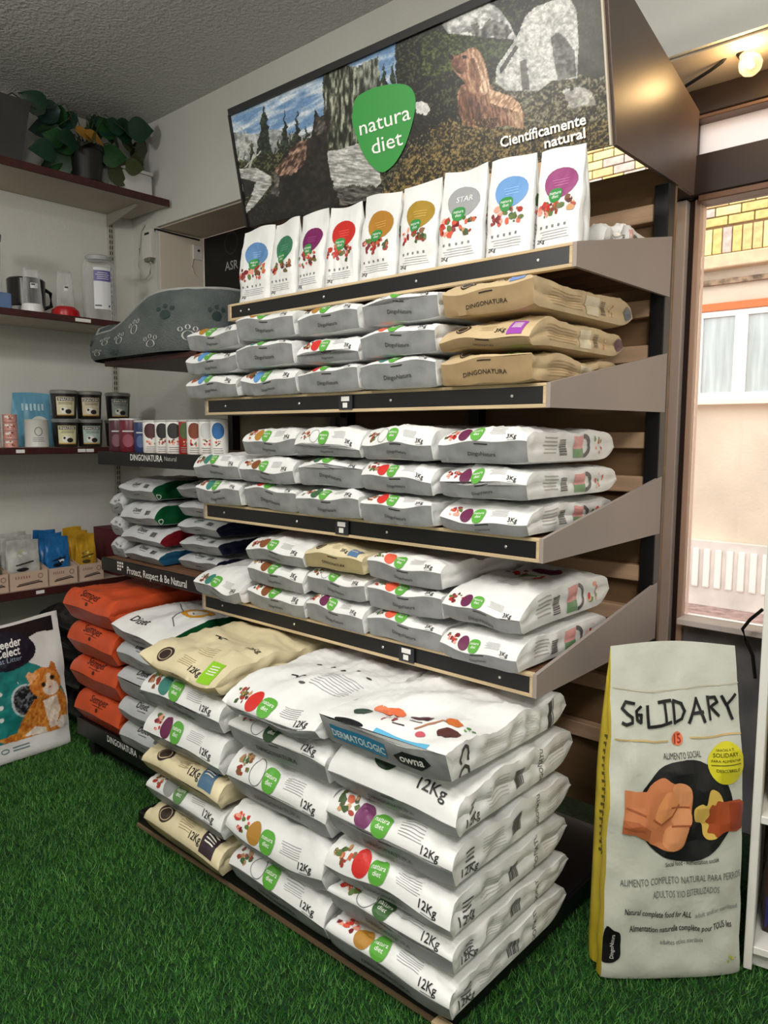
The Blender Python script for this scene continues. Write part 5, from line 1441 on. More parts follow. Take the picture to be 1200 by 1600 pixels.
tube('handle', [(0.0, 0.096, 0.17), (0.0, 0.135, 0.15), (0.0, 0.137, 0.08), (0.0, 0.094, 0.06)], 0.011, mat('black_gloss', (20, 20, 22), 0.25), o)
def tumbler(px0, px1, basec, label, h0, h1, rb, X=-4.12):
    y = (yx(px0, 480, X)+yx(px1, 480, X))/2; r = (yx(px1, 480, X)-yx(px0, 480, X))/2*0.82
    o = thing('water_dispenser', label, 'dispenser', (X, y, ZS2))
    lathe('base', [(r*rb, 0.0), (r*rb*1.04, 0.01), (r*rb*0.95, h0*0.7), (r*1.05, h0), (0.0, h0)], mat('base_%d' % basec[0]+str(basec[1]), basec, 0.3), o)
    lathe('clear_jar', [(r*1.02, h0+0.001), (r*0.99, h0+0.05), (r*0.80, h1-0.02), (r*0.72, h1-0.004), (0.0, h1)], CLEAR, o)
    D = Decal(base=0.001); c = CylSurf((0, 0, 0), r*0.92, -0.15)
    D.rect('sticker', c, -r*0.35, h0+(h1-h0)*0.42, r*0.4, h0+(h1-h0)*0.56, (206, 208, 208), 0)
    D.rect('sticker', c, -r*0.28, h0+(h1-h0)*0.50, r*0.1, h0+(h1-h0)*0.545, (40, 42, 46), 1)
    D.build(o)
tumbler(33, 68, (226, 226, 226), 'clear tumbler on a white base beside the black mug', 0.045, 0.235, 1.15)
tumbler(86, 118, (178, 20, 28), 'clear tumbler on a glossy red base', 0.06, 0.255, 1.55, -4.16)
o = thing('clear_canister', 'tall clear canister with purple and white label next to the pet bed', 'canister', (-4.20, yx(156, 480, -4.2), ZS2))
lathe('body', [(0.085, 0.0), (0.092, 0.01), (0.092, 0.30), (0.080, 0.345), (0.0, 0.35)], CLEAR, o)
lathe('cap', [(0.070, 0.3505), (0.074, 0.372), (0.065, 0.377), (0.0, 0.377)], mat('grey_cap', (176, 178, 178), 0.4), o)
D = Decal(base=0.001); c = CylSurf((0, 0, 0), 0.092, -0.25)
D.rect('label', c, -0.05, 0.07, 0.045, 0.30, (222, 224, 226), 0); D.rect('label', c, -0.05, 0.225, 0.045, 0.285, (96, 88, 150), 1)
D.rect('label', c, -0.045, 0.085, -0.01, 0.093, (60, 60, 70), 1); D.rect('label', c, 0.028, 0.084, 0.038, 0.094, (50, 50, 70), 1)
D.lines('label', c, -0.04, 0.035, 0.27, 4, 0.011, 0.004, (206, 206, 226), random.Random(2), 2)
D.build(o)
o = thing('kibble_dispenser', 'clear dispenser with black lid and blue base at picture edge', 'dispenser', (-4.16, yx(-18), ZS2))
box('base', (-0.07, -0.085, 0.0), (0.07, 0.095, 0.085), mat('denim_blue', (92, 118, 160), 0.5), o, 0.006)
lathe('clear_jar', [(0.068, 0.0855), (0.07, 0.34), (0.066, 0.345), (0.0, 0.346)], CLEAR, o)
lathe('lid', [(0.075, 0.347), (0.078, 0.375), (0.06, 0.395), (0.03, 0.405), (0.0, 0.407)], mat('black_gloss', (20, 20, 22), 0.25), o)

# tins and tubs on the third wall shelf
ZS3 = 1.4195
def tin(y, X, z, k, label, r=0.036, h=0.043, body=(206, 150, 140)):
    o = thing('food_tin', label, 'tin', (X, y, z), 0, 'pink tins on the wall shelf')
    lathe('tin_body', [(r*0.93, 0), (r, 0.003), (r*0.98, 0.006), (r*0.98, h-0.006), (r, h-0.003), (r*0.94, h-0.0005), (0.0, h-0.0015)], mat('tin_%d' % body[0], body, 0.35), o, 22)
    D = Decal(base=0.0005); c = CylSurf((0, 0, 0), r*0.98, -0.2); rnd = random.Random(int(z*1000)+k)
    D.blobs('picture', c, 0.0, h*0.5, h*0.42, [(150, 44, 40), (206, 90, 80), (236, 226, 216), (120, 60, 50)], rnd, 9, squash=0.8)
    D.rect('lettering', c, -r*0.9, h*0.55, -r*0.35, h*0.8, (232, 226, 220), 1)
    D.build(o)
LV = ['lowest', 'second from bottom', 'third from bottom', 'topmost']
for k in range(4):
    tin(yx(17, 695, -4.11), -4.11, ZS3+0.0438*k, k, 'pink tin, %s of the tin stack beside the white tin' % LV[k])
    tin(yx(17, 695, -4.11)-0.085, -4.11, ZS3+0.0438*k, k+9, 'pale tin, %s of the tin stack at picture edge' % LV[k], body=(214, 206, 198))
o = thing('food_tin', 'plain white tin in front of the blue packet', 'tin', (-4.12, yx(58, 695, -4.12), ZS3))
lathe('tin_body', [(0.058, 0), (0.062, 0.004), (0.060, 0.008), (0.060, 0.142), (0.062, 0.146), (0.056, 0.15), (0.0, 0.149)], mat('tin_white', (206, 206, 200), 0.35), o)
D = Decal(base=0.0006); c = CylSurf((0, 0, 0), 0.060, -0.25)
D.ring('emblem', c, 0.0, 0.085, 0.02, 0.024, 0.004, (110, 112, 112), 0); D.lines('lettering', c, -0.03, 0.03, 0.05, 3, 0.009, 0.003, (130, 132, 132), random.Random(8)); D.build(o)
o = thing('treat_packet', 'pale blue packet with a dog picture standing behind white tin', 'packet', (-4.34, yx(52, 690, -4.34), ZS3), math.pi/2)
g, sf = standing_sack(0.21, 0.30, 0.06, 77, taper=0.5)
sack_mesh('packet', g, [mat('pale_blue_film', (110, 170, 200), 0.4, var=0.08)], o)
D = Decal(); f = sf['front']; D.oval('picture', f, 0.03, 0.13, 0.05, 0.045, (226, 226, 222), 0); D.oval('picture', f, 0.045, 0.12, 0.03, 0.035, (40, 40, 44), 1)
[D.rect('lettering', f, -0.06+0.022*k, 0.205+0.004*(k % 2), -0.048+0.022*k, 0.245, (196, 224, 236), 1) for k in range(6)]; D.build(o)
def tub(px, z, lc, label, X=-4.16):
    y = yx(px, 690, X)
    o = thing('snack_tub', label, 'tub', (X, y, z), 0, 'dark tubs with cream labels')
    r, h = 0.069, 0.150
    lathe('tub_body', [(r*0.86, 0), (r*0.90, 0.004), (r, h-0.016), (r*0.98, h-0.015)], mat('dark_tub', (38, 32, 30), 0.3), o)
    lathe('lid', [(r*1.0, h-0.0148), (r*1.05, h-0.014), (r*1.05, h+0.001), (r*0.98, h+0.006), (0.0, h+0.007)], mat('grey_lid', (120, 122, 118), 0.3, coat=0.3), o)
    D = Decal(base=0.0008); c = CylSurf((0, 0, 0), r*0.90, -0.28, taper=r*0.10, h=h); q = r/0.076
    D.rect('label', c, -0.052*q, 0.016, 0.052*q, 0.118, lc, 0)
    D.rect('label', c, -0.046*q, 0.096, 0.046*q, 0.114, (40, 36, 34), 1)
    D.text('lettering', c, 'SNACKER', 0.0, 0.099, 0.017, (236, 232, 220), 3, BB)
    D.lines('lettering', c, -0.04, 0.04, 0.086, 2, 0.008, 0.003, (90, 84, 70), random.Random(px))
    D.oval('picture', c, -0.008, 0.045, 0.020, 0.018, (240, 238, 232), 1); D.oval('picture', c, 0.012, 0.038, 0.016, 0.013, (40, 36, 34), 2); D.oval('picture', c, -0.016, 0.05, 0.006, 0.007, (50, 44, 40), 2)
    D.rect('label', c, -0.052*q, 0.016, 0.052*q, 0.022, (190, 150, 70), 1)
    D.build(o)
tub(103, ZS3, (226, 222, 176), 'dark tub with yellow-cream label, lower left of the tubs'); tub(141, ZS3, (186, 206, 200), 'dark tub with pale teal label, lower row of the tubs')
tub(184, ZS3, (150, 150, 140), 'dark tub with grey label, lower right behind the purple jar', -4.18)
tub(102, ZS3+0.158, (224, 216, 184), 'dark tub with cream label, upper left of the tubs'); tub(141, ZS3+0.158, (222, 208, 180), 'dark tub with beige label, upper middle of the tubs'); tub(186, ZS3+0.158, (160, 172, 166), 'dark tub with grey-teal label, upper right of the tubs', -4.18)

# cardboard trays of treats on the lowest wall shelf
ZS4 = 0.6635
CARD = mat('tray_card', (206, 178, 158), 0.7, var=0.06)
def tray(px0, px1, label, pouchcol, plabel, dark, lid=None):
    y0, y1 = yx(px0, 915, -4.06)+0.003, yx(px1, 908, -4.06)-0.003
    w = y1-y0
    o = thing('display_tray', label, 'cardboard tray', (-4.06, (y0+y1)/2, ZS4), 0, 'cardboard treat trays')
    box('tray_front', (-0.004, -w/2, 0), (0.0, w/2, 0.095), CARD, o); box('tray_back', (-0.30, -w/2, 0), (-0.296, w/2, 0.16), CARD, o)
    for s_ in (-w/2, w/2-0.003):
        prism('tray_side', [(-0.2955, 0.0), (-0.0045, 0.0), (-0.0045, 0.095), (-0.2955, 0.16)], 1, s_, s_+0.003, CARD, o)
    box('tray_floor', (-0.2955, -w/2+0.0035, 0), (-0.0045, w/2-0.0035, 0.004), CARD, o)
    D = Decal(base=0.0006); f = PlaneSurf((0, 0, 0), (0, 1, 0), (0, 0, 1))
    D.stroke('lettering', f, [(-w*0.32, 0.022), (w*0.3, 0.034), (w*0.34, 0.030)], 0.006, (50, 34, 30)); D.stroke('lettering', f, [(-w*0.28, 0.030), (w*0.26, 0.042)], 0.004, (50, 34, 30))
    for k in range(6): D.rect('lettering', f, -w*0.36+k*w*0.07, 0.06, -w*0.33+k*w*0.07, 0.074, (150, 104, 90), 1)
    D.ring('lettering', f, w*0.3, 0.066, 0.014, 0.014, 0.004, (150, 104, 90), 1)
    D.build(o)
    for k in range(3):
        p = thing('treat_pouch', '%s, %s in its cardboard tray' % (plabel, ['front', 'middle', 'rear'][k]), 'treat pouch', (-4.125-k*0.08, (y0+y1)/2, ZS4+0.0045), math.pi/2, 'treat pouches in trays')
        g, sf = standing_sack(w-0.032, 0.255+0.012*k, 0.055, 300+int(px0)*3+k, taper=0.35, amp=0.004)
        sack_mesh('pouch', g, [mat('pouch_%d_%d' % (pouchcol[0], pouchcol[2]), pouchcol, 0.3, var=0.2, var_scale=12)], p)
        if k == 0:
            D = Decal(); f = sf['front']; rnd = random.Random(int(px0))
            D.stroke('lettering', f, [(-w*0.22, 0.125), (w*0.25, 0.14)], 0.007, dark); D.oval('lettering', f, -w*0.05, 0.10, w*0.17, 0.010, dark, 1)
            D.blobs('picture', f, 0.0, 0.135 if lid else 0.19, 0.03, lid or [(196, 190, 120), (206, 206, 206)], rnd, 8)
            D.build(p)
tray(-28, 14, 'cardboard tray of green pouches at the picture edge', (30, 128, 62), 'green treat pouch', (16, 60, 34))
tray(15, 76, 'cardboard tray of silver pouches on the lowest wall shelf', (196, 196, 192), 'silver treat pouch', (40, 40, 42))
tray(77, 122, 'cardboard tray of blue pouches on the lowest wall shelf', (40, 112, 176), 'glossy blue treat pouch', (14, 20, 40), [(220, 226, 232), (20, 24, 34), (120, 170, 210)])
tray(125, 163, 'cardboard tray of yellow pouches next to the side rack', (206, 158, 42), 'yellow treat pouch', (70, 60, 30), [(160, 70, 34), (226, 214, 110), (120, 130, 50)])
o = thing('carton', 'maroon carton in the corner behind the yellow pouches', 'carton', (-4.18, 2.36, ZS4))
box('carton_body', (-0.16, -0.17, 0), (0.12, 0.15, 0.265), mat('maroon_card', (92, 28, 34), 0.6, var=0.1), o, 0.003)
box('carton_flap', (-0.16, -0.17, 0.2655), (0.12, -0.02, 0.269), mat('maroon_card', (92, 28, 34), 0.6), o)

# litter bag and black sacks on the floor
def litter():
    W, H, T = 0.46, 0.64, 0.13
    o = thing('litter_bag', 'large white and teal cat litter bag with kitten picture on the grass', 'litter bag', (-3.52, 1.372, 0.0), math.pi/2+0.03)
    g, sf = standing_sack(W, H, T, 61, taper=0.55, amp=0.005, top_wave=0.012, wtop=0.93)
    sack_mesh('bag', g, [mat('litter_film', (226, 226, 224), 0.35, var=0.03, bump=0.12, bump_scale=26)], o)
    f = sf['front']
    def U(px): return 0.307+0.765*px/116.0
    def Vv(py): return (1192.0-py)/(1192.0-962.0)
    def paint(X, Y):
        px = (X-0.307)/0.765*116.0; py = 1192-Y*230.0-(0.27*(116-px))*0+0
        py = py+(px-116)*-0.10*(Y < 2)
        n = fbm(px, py, 1/3.0, 3, 3); n2 = fbm(px, py, 1/9.0, 8, 3)
        C = np.zeros(X.shape+(3,))+np.array((226, 226, 224.)); M = np.zeros(X.shape, bool)
        def put(mask, a, b, k):
            nonlocal C, M
            C = np.where(mask[..., None], np.array(a, float)*(1-k[..., None])+np.array(b, float)*k[..., None], C); M = M | mask
        put((Y > 0.885+0.0006*np.maximum(px-50, 0)+0.012*np.sin(px/9.0)) & (px < 98), (14, 14, 16), (24, 24, 28), n)                          # black top band
        put(((px-18)**2/44.0**2+(py-1078)**2/200.0**2 < 9) & (py > 1034+0.0*px) & (py < 1172-0.14*px) & (((px-20)/86.0)**2+((py-1120)/88.0)**2 < 1), (16, 104, 104), (40, 150, 144), n2)
        put(((px-8)/55.0)**2+((py-1014)/34.0)**2 < 1, (12, 16, 30), (24, 30, 48), n)
        put(((px-37)/21.0)**2+((py-1102)/29.0)**2 < 1, (206, 214, 214), (180, 200, 204), n)
        put(((px-38)/18.5)**2+((py-1102)/26.0)**2 < 1, (20, 22, 28), (120, 124, 130), np.clip((n-0.45)*4, 0, 1))
        fur = np.clip((fbm(px*1.2, py*0.7, 1/3.5, 21, 3)-0.25)*1.9, 0, 1)
        put(inpoly(px, py, [(52, 1102), (78, 1098), (98, 1092), (106, 1112), (106, 1150), (100, 1164), (62, 1168), (22, 1172), (2, 1170), (-10, 1162), (24, 1158), (34, 1132)]), (176, 92, 26), (226, 158, 70), fur)
        put(inpoly(px, py, [(66, 1108), (88, 1100), (94, 1126), (84, 1158), (74, 1158)]), (214, 190, 168), (244, 236, 226), fur)
        put(inpoly(px, py, [(34, 1166), (52, 1152), (68, 1156), (70, 1168)]), (214, 200, 184), (240, 234, 226), fur)
        put(inpoly(px, py, [(84, 1156), (94, 1140), (106, 1142), (106, 1158), (94, 1166)]), (206, 196, 182), (236, 230, 222), fur)
        put(((px-72)/27.0)**2+((py-1076)/27.0)**2 < 1, (190, 100, 30), (232, 160, 76), fur)
        put(inpoly(px, py, [(41, 1060), (46, 1054), (60, 1062), (46, 1076)]), (214, 140, 80), (240, 190, 150), n)
        put(inpoly(px, py, [(78, 1052), (84, 1038), (90, 1044), (94, 1062)]), (170, 88, 30), (214, 130, 60), n)
        put(((px-80)/14.0)**2+((py-1087)/13.0)**2 < 1, (226, 206, 186), (246, 238, 228), n)
        put(inpoly(px, py, [(72, 1062), (80, 1060), (84, 1084), (74, 1086)]), (226, 196, 160), (244, 226, 206), n)
        for ex_, ey_ in ((67, 1079), (84, 1069)):
            put(((px-ex_)/4.6)**2+((py-ey_)/4.6)**2 < 1, (150, 110, 60), (120, 84, 44), n); put(((px-ex_)/3.2)**2+((py-ey_)/3.6)**2 < 1, (20, 16, 14), (30, 24, 20), n)
        put(((px-78)/2.4)**2+((py-1085)/1.8)**2 < 1, (190, 110, 100), (206, 126, 116), n)
        for k in range(3):
            put(((px-0)/3.5)**2+((py-(1086+k*22))/4.0)**2 < 1, (220, 232, 230), (232, 240, 238), n)
        return C, M
    D = Decal(base=0.0016)
    D.patch('picture', f, -W*0.5, W*0.485, 0.01, H*0.985, 110, 150, paint)
    def xy(px, py): return ((U(px)-0.5)*W, Vv(py+0.10*(px-116))*H)
    D.text_span('lettering', f, 'Breeder', xy(-9, 1014), xy(38, 1007), 0.040, (240, 240, 238), 3, BB)
    D.text_span('lettering', f, 'Celect', xy(-3, 1028), xy(34, 1022), 0.040, (240, 240, 238), 3, BB)
    D.text_span('lettering', f, 'Cat Litter', xy(-6, 1038), xy(36, 1032), 0.024, (150, 166, 186), 3, 0.0)
    D.ring('lettering', f, *xy(2, 1182), 0.018, 0.012, 0.004, (90, 120, 130), 2)
    D.lines('lettering', f, xy(12, 1180)[0], xy(40, 1180)[0], xy(26, 1178)[1], 2, 0.014, 0.006, (110, 130, 136), random.Random(3))
    D.build(o)
litter()
BLK = mat('black_film', (26, 26, 28), 0.35, var=0.2, var_scale=10, bump=0.15, bump_scale=26)
z = 0.0
for k in range(4):
    T = 0.15
    g, rows, sf = lying_sack(0.42, 0.44, T-0.002, 0.06, 0.09, 0.06, 900+k, 0.006, 0.03, 0.007)
    o = thing('black_sack', 'plain black sack, %s of the pile behind the litter bag' % LV[k], 'sack', (-3.80, 1.70, z+0.001), 0.0, 'black sacks under the wall shelf')
    sack_mesh('sack', g, [BLK, BLK], o, rows)
    D = Decal(); D.lines('lettering', sf['top'], -0.08, 0.08, 0.06, 2, 0.012, 0.004, (60, 60, 62), random.Random(k)); D.build(o)
    z += T

# sockets and cables by the window opening
WP = mat('white_socket', (222, 220, 214), 0.4)
o = thing('wall_box', 'white wall box with a looped cable left of the window opening', 'wall socket', (-4.275, YB, 2.655))
box('housing', (-0.055, -0.035, -0.085), (0.05, -0.0005, 0.085), WP, o, 0.006, 2, 60)
box('port', (-0.02, -0.037, 0.055), (0.03, -0.0352, 0.068), mat('socket_black', (30, 30, 30), 0.5), o)
tube('cable', [(0.02, -0.03, -0.08), (0.045, -0.035, -0.12), (0.03, -0.035, -0.18), (-0.02, -0.035, -0.205), (-0.085, -0.03, -0.19), (-0.12, -0.02, -0.12), (-0.125, -0.012, 0.0), (-0.10, -0.012, 0.10), (-0.06, -0.012, 0.13)], 0.0045, mat('grey_cable', (196, 196, 186), 0.5), o)
box('plug', (-0.01, -0.05, -0.110), (0.05, -0.02, -0.0852), mat('grey_plug', (120, 122, 112), 0.5), o, 0.004)
o = thing('wall_switch', 'small white switch plate on the window jamb', 'switch', (-4.2115, 2.885, 2.65))
box('plate', (0.0005, -0.035, -0.045), (0.012, 0.035, 0.045), WP, o, 0.003)
lathe('button', [(0.008, 0.0), (0.008, 0.004), (0.0, 0.004)], mat('socket_black', (30, 30, 30), 0.5), o, 12).matrix_local = Matrix.Translation((0.0122, 0.005, 0.012)) @ Matrix.Rotation(math.pi/2, 4, 'Y')
tube('lead', [(0.006, -0.03, -0.045), (0.006, -0.045, -0.09), (0.006, -0.03, -0.14), (0.006, -0.01, -0.15)], 0.003, WP, o, 6)
o = tube('black_cable', [(-4.23, YB-0.006, 2.72), (-4.226, YB-0.006, 2.742), (-4.205, YB-0.002, 2.738), (-4.203, YB+0.1, 2.734), (-4.204, 2.75, 2.733), (-4.204, 2.90, 2.731)], 0.005, BLACK)
tag(o, 'black cable running round the top corner of window jamb', 'cable')

# ---------------------------------------------------------------- string light at the window head
o = thing('string_light', 'warm globe bulb on a black festoon cable at the window', 'string light', tuple(at_y(1152, 78, 2.72)))
c0 = at_y(1152, 78, 2.72)
def rel(px, py, y): return tuple(at_y(px, py, y)-c0)
pts = [rel(1066, 138, 2.74), rel(1085, 126, 2.73), rel(1110, 110, 2.72), rel(1128, 97, 2.72), rel(1140, 82, 2.72), rel(1150, 70, 2.72), rel(1160, 68, 2.72), rel(1180, 66, 2.72), rel(1215, 63, 2.70), rel(1300, 70, 2.68)]
tube('cable', pts, 0.006, BLACK, o)
b1 = np.array(rel(1166, 92, 2.72)); s0 = np.array(rel(1151, 72, 2.72))
d = Vector(b1-s0).normalized()
q = Vector((0, 0, 1)).rotation_difference(d).to_matrix().to_4x4()
sk = lathe('socket', [(0.0, -0.012), (0.012, -0.012), (0.014, 0.0), (0.017, 0.030), (0.017, 0.040), (0.0, 0.040)], BLACK, o, 16)
sk.matrix_local = Matrix.Translation(s0) @ q
gl = lathe('bulb', [(0.014, 0.0405), (0.016, 0.050), (0.030, 0.064), (0.037, 0.082), (0.034, 0.100), (0.022, 0.114), (0.0, 0.119)], CLEAR, o, 20, smooth=60)
gl.matrix_local = Matrix.Translation(s0) @ q
fl = lathe('filament', [(0.0, 0.0), (0.010, 0.004), (0.013, 0.016), (0.010, 0.030), (0.0, 0.034)], emit_mat('warm_filament', (255, 196, 110), 22.0), o, 12)
fl.matrix_local = Matrix.Translation(Vector(s0)+d*0.064) @ q
pl_ = bpy.data.lights.new('bulb_light', 'POINT'); pl_.energy = 2.2; pl_.color = (1.0, 0.66, 0.30); pl_.shadow_soft_size = 0.03
po = bpy.data.objects.new('bulb_light', pl_); col.objects.link(po); po.location = Vector(at_y(1166, 96, 2.66))

# ---------------------------------------------------------------- tall charity bag
def tall_bag():
    A = at_z(942, 1534, 0.0); Bq = at_z(1160, 1526, 0.0)
    W = float(np.linalg.norm(Bq-A)); H, T = 0.922, 0.15
    ang = math.atan2(Bq[1]-A[1], Bq[0]-A[0])
    mid = (A+Bq)/2; nrm_ = np.array([math.sin(ang), -math.cos(ang), 0])
    base = mid-nrm_*T*0.46
    o = thing('dog_food_sack', 'tall white and yellow upright food sack with fist and paw picture', 'pet food bag', (base[0], base[1], 0.0), ang)
    g, sf = standing_sack(W, H, T, 71, taper=0.62, amp=0.005, top_wave=0.010, wtop=0.90, lean=0.03, bulge=0.05)
    LIN_ = mat('sack_weave', (206, 208, 196), 0.55, var=0.05, var_scale=5, bump=0.14, bump_scale=24)
    YEL = mat('yellow_gusset', (212, 188, 56), 0.5, var=0.1, var_scale=8)
    sack_mesh('sack', g, [LIN_, LIN_, YEL], o, 0, side_mat=2)
    f = sf['front']
    def xy(px, py):
        v = (1530.0-py)/(1530.0-1010.0); l = 942-10*v; r = 1160-30*v
        return ((px-l)/(r-l)-0.5)*W, v*H
    D = Decal(base=0.0022, step=0.0005)
    # hand-drawn title
    K = (26, 26, 28)
    def hand(strokes, w=0.0085):
        for s_ in strokes: D.stroke('lettering', f, [xy(*p) for p in s_], w, K, 3)
    hand([[(968, 1088), (956, 1086), (950, 1096), (958, 1104), (966, 1110), (966, 1118), (956, 1120), (950, 1117)],
          [(978, 1093), (972, 1100), (974, 1114), (980, 1118), (980, 1106), (976, 1106)],
          [(988, 1092), (992, 1125), (1006, 1122)], [(1006, 1088), (1026, 1086)], [(1016, 1088), (1018, 1120)], [(1008, 1122), (1026, 1118)],
          [(1030, 1088), (1032, 1120), (1044, 1114), (1048, 1102), (1042, 1090), (1030, 1086)],
          [(1056, 1120), (1066, 1084), (1078, 1118)], [(1060, 1106), (1076, 1104)],
          [(1086, 1082), (1088, 1116)], [(1086, 1084), (1096, 1082), (1100, 1090), (1090, 1098), (1104, 1112)],
          [(1106, 1080), (1114, 1094), (1127, 1078)], [(1115, 1094), (1124, 1116)]])
    D.stroke('gold_line', f, [xy(940, 1141), xy(960, 1143), xy(1000, 1148), xy(1020, 1146)], 0.005, (206, 176, 120), 1)
    D.stroke('gold_line#2', f, [xy(1058, 1143), xy(1100, 1140), xy(1138, 1138)], 0.005, (206, 176, 120), 1)
    D.stroke('gold_line#3', f, [xy(936, 1064), xy(1000, 1072), xy(1136, 1060)], 0.003, (196, 188, 168), 1)
    D.oval('weight_mark', f, *xy(1036, 1144), 0.019, 0.019, (226, 120, 80), 2)
    D.text('weight_mark', f, '15', xy(1036, 1144)[0], xy(1036, 1151)[1], 0.030, (150, 40, 30), 4, BB, sy=1.2)
    D.text_span('lettering', f, 'ALIMENTO SOCIAL', xy(1015, 1176), xy(1074, 1174), 0.018, (50, 50, 50), 3, 0.0)
    D.oval('black_disc', f, *xy(1053, 1257), 0.142, 0.142, (22, 22, 24), 1, 40, rings=8)
    SK, SK2, SK3 = (206, 128, 84), (224, 152, 104), (166, 92, 58)
    def poly(pts, c, ly, rings=4, nm='fist_picture'): D.ring_poly(nm, f, rounded([xy(*p) for p in pts]), c, ly, rings)
    D.ring_poly('fist_picture', f, [xy(*p) for p in [(957, 1223), (975, 1226), (994, 1224), (1004, 1240), (1006, 1290), (998, 1304), (975, 1292), (957, 1290)]], SK, 3, 5)
    D.ring_poly('fist_picture', f, [xy(*p) for p in [(957, 1268), (980, 1272), (1000, 1286), (998, 1303), (975, 1292), (957, 1290)]], (182, 104, 66), 4, 4)
    poly([(990, 1224), (1012, 1204), (1030, 1212), (1050, 1216), (1060, 1232), (1058, 1280), (1052, 1312), (1034, 1320), (1010, 1312), (994, 1296)], SK, 3, 6)
    for q in ([(1030, 1214), (1046, 1212), (1058, 1224), (1056, 1248), (1036, 1250), (1030, 1236)], [(1034, 1252), (1056, 1250), (1060, 1276), (1040, 1280), (1030, 1270)], [(1024, 1282), (1056, 1278), (1052, 1306), (1036, 1320), (1020, 1308)]):
        poly(q, SK2, 4)
    poly([(1004, 1262), (1016, 1230), (1030, 1226), (1040, 1246), (1030, 1262), (1014, 1274)], (226, 150, 96), 5)
    for q in ([(1028, 1250), (1056, 1250)], [(1032, 1280), (1058, 1278)], [(1002, 1268), (1014, 1276), (1030, 1264), (1040, 1246)], [(960, 1250), (990, 1262)], [(960, 1280), (990, 1286)]):
        D.stroke('fist_picture', f, [xy(*p) for p in q], 0.005, SK3, 6)
    D.ring_poly('paw_picture', f, rounded([xy(*p) for p in [(1064, 1252), (1074, 1244), (1082, 1246), (1086, 1224), (1098, 1226), (1108, 1240), (1112, 1262), (1108, 1296), (1092, 1304), (1082, 1296), (1078, 1278), (1066, 1272)]]), (226, 190, 96), 3, 6)
    D.ring_poly('paw_picture', f, rounded([xy(*p) for p in [(1086, 1254), (1090, 1246), (1096, 1248), (1100, 1241), (1110, 1244), (1124, 1243), (1141, 1246), (1141, 1290), (1118, 1291), (1104, 1300), (1098, 1294), (1088, 1292), (1090, 1280), (1083, 1274), (1088, 1264)]], 3), (172, 80, 42), 4, 6)
    D.ring_poly('paw_picture', f, [xy(*p) for p in [(1120, 1246), (1143, 1246), (1143, 1290), (1122, 1288)]], (150, 62, 36), 5, 5)
    D.text_span('lettering', f, 'Social food - Alimentation sociale', xy(1026, 1345), xy(1108, 1338), 0.014, (30, 30, 30), 3, 0.004)
    D.text_span('lettering', f, 'ALIMENTO COMPLETO NATURAL PARA PERROS', xy(960, 1376), xy(1146, 1366), 0.020, (110, 112, 108), 3, 0.0)
    D.text_span('lettering', f, 'ADULTOS Y/O ESTERILIZADOS', xy(1010, 1395), xy(1114, 1390), 0.020, (110, 112, 108), 3, 0.0)
    D.text_span('lettering', f, 'Natural complete food for ALL', xy(968, 1420), xy(1072, 1428), 0.018, K, 3, 0.01)
    D.text_span('lettering', f, 'adult and/or sterilized', xy(1078, 1428), xy(1146, 1418), 0.014, (130, 132, 128), 3, 0.0)
    D.text_span('lettering', f, 'Alimentation naturelle complète pour TOUS les', xy(978, 1450), xy(1140, 1450), 0.018, K, 3, 0.01)
    D.text_span('lettering', f, 'adultes et/ou sterilisés', xy(1028, 1472), xy(1094, 1470), 0.014, (110, 112, 108), 3, 0.0)
    D.oval('yellow_seal', f, *xy(1112, 1183), 0.056, 0.060, (214, 206, 40), 3, 28, rings=5)
    for tx, p0, p1, h_ in (('GRACIAS A TI', (1094, 1164), (1122, 1164), 0.007), ('SOLIDARY', (1090, 1173), (1130, 1173), 0.012), ('PARA ALIMENTAR', (1088, 1181), (1134, 1181), 0.007), ('DESCÚBRELO', (1096, 1196), (1132, 1196), 0.008)):
        D.text_span('yellow_seal', f, tx, xy(*p0), xy(*p1), h_, (60, 58, 10), 6, 0.01 if tx == 'DESCÚBRELO' else 0.0)
    D.stroke('yellow_seal', f, [xy(1088, 1186), xy(1134, 1185)], 0.002, (60, 58, 10), 6)
    D.ring_poly('black_emblem', f, rounded([xy(*p) for p in [(944, 1440), (954, 1446), (964, 1452), (966, 1472), (966, 1492), (954, 1502), (940, 1499), (940, 1470)]]), (18, 18, 20), 2, 4)
    D.text('black_emblem', f, 'DingoNatura', xy(957, 1474)[0], xy(957, 1474)[1], 0.014, (200, 200, 196), 4, B, ang=math.pi/2)
    D.blobs('emblem', f, *xy(1140, 1498), 0.016, [(206, 200, 70), (186, 190, 80)], random.Random(5), 6, 1)
    lf = sf['left']
    for k in range(16):
        D.rect('side_print', lf, -T*0.12, H*(0.36+k*0.024), T*0.22, H*(0.36+k*0.024)+0.008, (96, 84, 30), 1)
    D.build(o)
tall_bag()

o = tube('thin_cable', [at_y(1192, 952, 2.80), at_y(1172, 968, 2.80), at_y(1160, 983, 2.80), at_y(1166, 1002, 2.80), at_y(1176, 1024, 2.80), at_y(1180, 1060, 2.80)], 0.006, BLACK)
tag(o, 'thin dark cable bent in front of the window sill', 'cable')
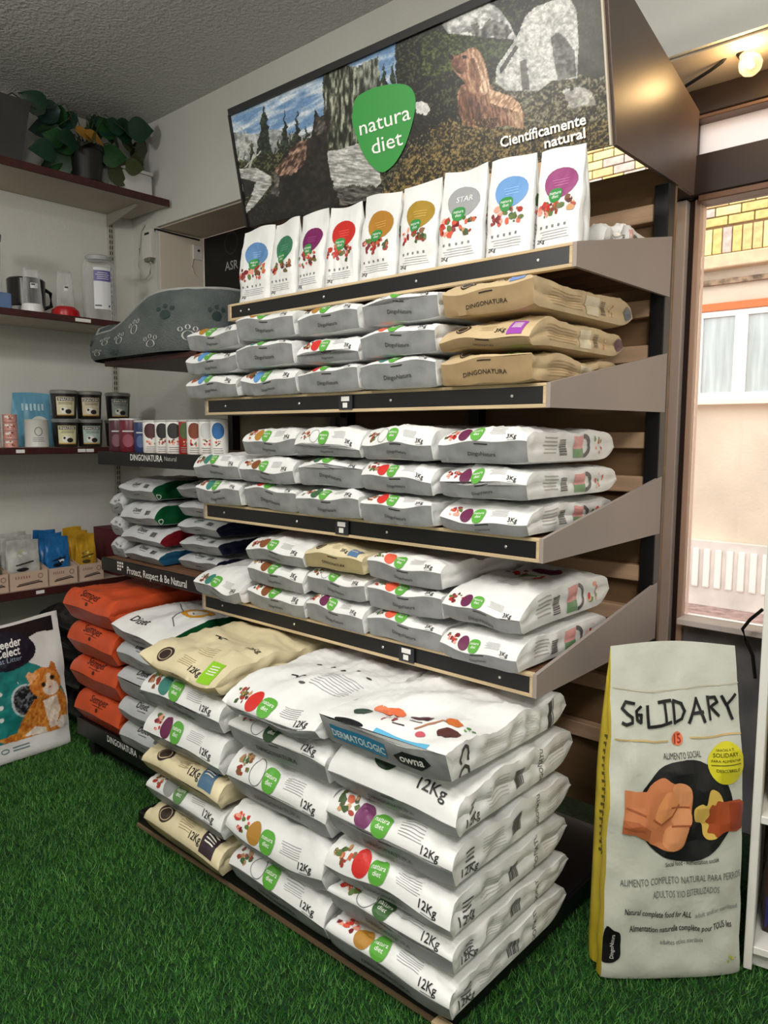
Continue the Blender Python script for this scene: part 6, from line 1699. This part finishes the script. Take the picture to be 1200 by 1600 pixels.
# ---------------------------------------------------------------- white rack at the right picture edge
q0 = at_z(1152, 1512, 0.0)
wr = thing('white_rack', 'white shelving unit at the right edge beside the tall sack', 'shelf unit', (float(q0[0])+0.012, float(q0[1])+0.01, 0.0), math.radians(12))
WM = mat('white_laminate', (226, 226, 220), 0.45)
box('side_panel', (0.0, 0.0, 0.0), (0.022, 0.42, 1.62), WM, wr, 0.002)
box('side_panel', (0.90, 0.0, 0.0), (0.922, 0.42, 1.62), WM, wr, 0.002)
for z_ in (0.07, 0.455, 0.875, 1.30, 1.598):
    box('shelf_board', (0.0225, 0.004, z_-0.022), (0.8995, 0.42, z_), WM, wr, 0.002)
box('back_panel', (0.0225, 0.4205, 0.0), (0.8995, 0.43, 1.62), mat('rack_back', (120, 96, 70), 0.6), wr)
box('toe_kick', (0.0225, 0.03, 0.0), (0.8995, 0.05, 0.047), WM, wr)
wm = Matrix.Translation((float(q0[0])+0.012, float(q0[1])+0.01, 0.0)) @ Matrix.Rotation(math.radians(12), 4, 'Z')
def edge_bag(x, z_, cols, label, seed, H=0.34):
    p = wm @ Vector((x, 0.13, z_+0.001))
    o = thing('food_bag', label, 'pet food bag', p, math.radians(12), 'bags on the white rack')
    g, sf = standing_sack(0.24, H, 0.11, seed, taper=0.5, amp=0.005)
    sack_mesh('bag', g, [mat('edge_film_%d' % seed, cols[0], 0.35, var=0.3, var_scale=9, rgb2=cols[1])], o)
    D = Decal(); f = sf['front']; rnd = random.Random(seed)
    D.rect('band', f, -0.115, H*0.05, 0.115, H*0.3, cols[2], 0); D.oval('picture', f, 0.0, H*0.6, 0.07, 0.06, cols[3], 0); D.blobs('picture', f, -0.06, H*0.45, 0.04, FOOD, rnd, 8, 2)
    D.lines('lettering', f, -0.08, 0.08, H*0.24, 3, 0.022, 0.010, (236, 232, 226), rnd, 2); D.build(o)
edge_bag(0.16, 0.07, ((66, 44, 34), (30, 24, 24), (34, 34, 96), (150, 84, 50)), 'dark brown and navy bag on the bottom of the white rack', 811)
edge_bag(0.43, 0.07, ((80, 40, 34), (40, 24, 24), (34, 34, 96), (190, 120, 60)), 'brown and navy bag, second on the bottom of white rack', 812)
edge_bag(0.16, 0.455, ((206, 166, 40), (150, 120, 30), (60, 92, 40), (226, 200, 120)), 'yellow and green bag on the middle of the white rack', 813)
edge_bag(0.43, 0.455, ((206, 166, 40), (150, 120, 30), (60, 92, 40), (226, 200, 120)), 'yellow and green bag, second on the middle of white rack', 814)
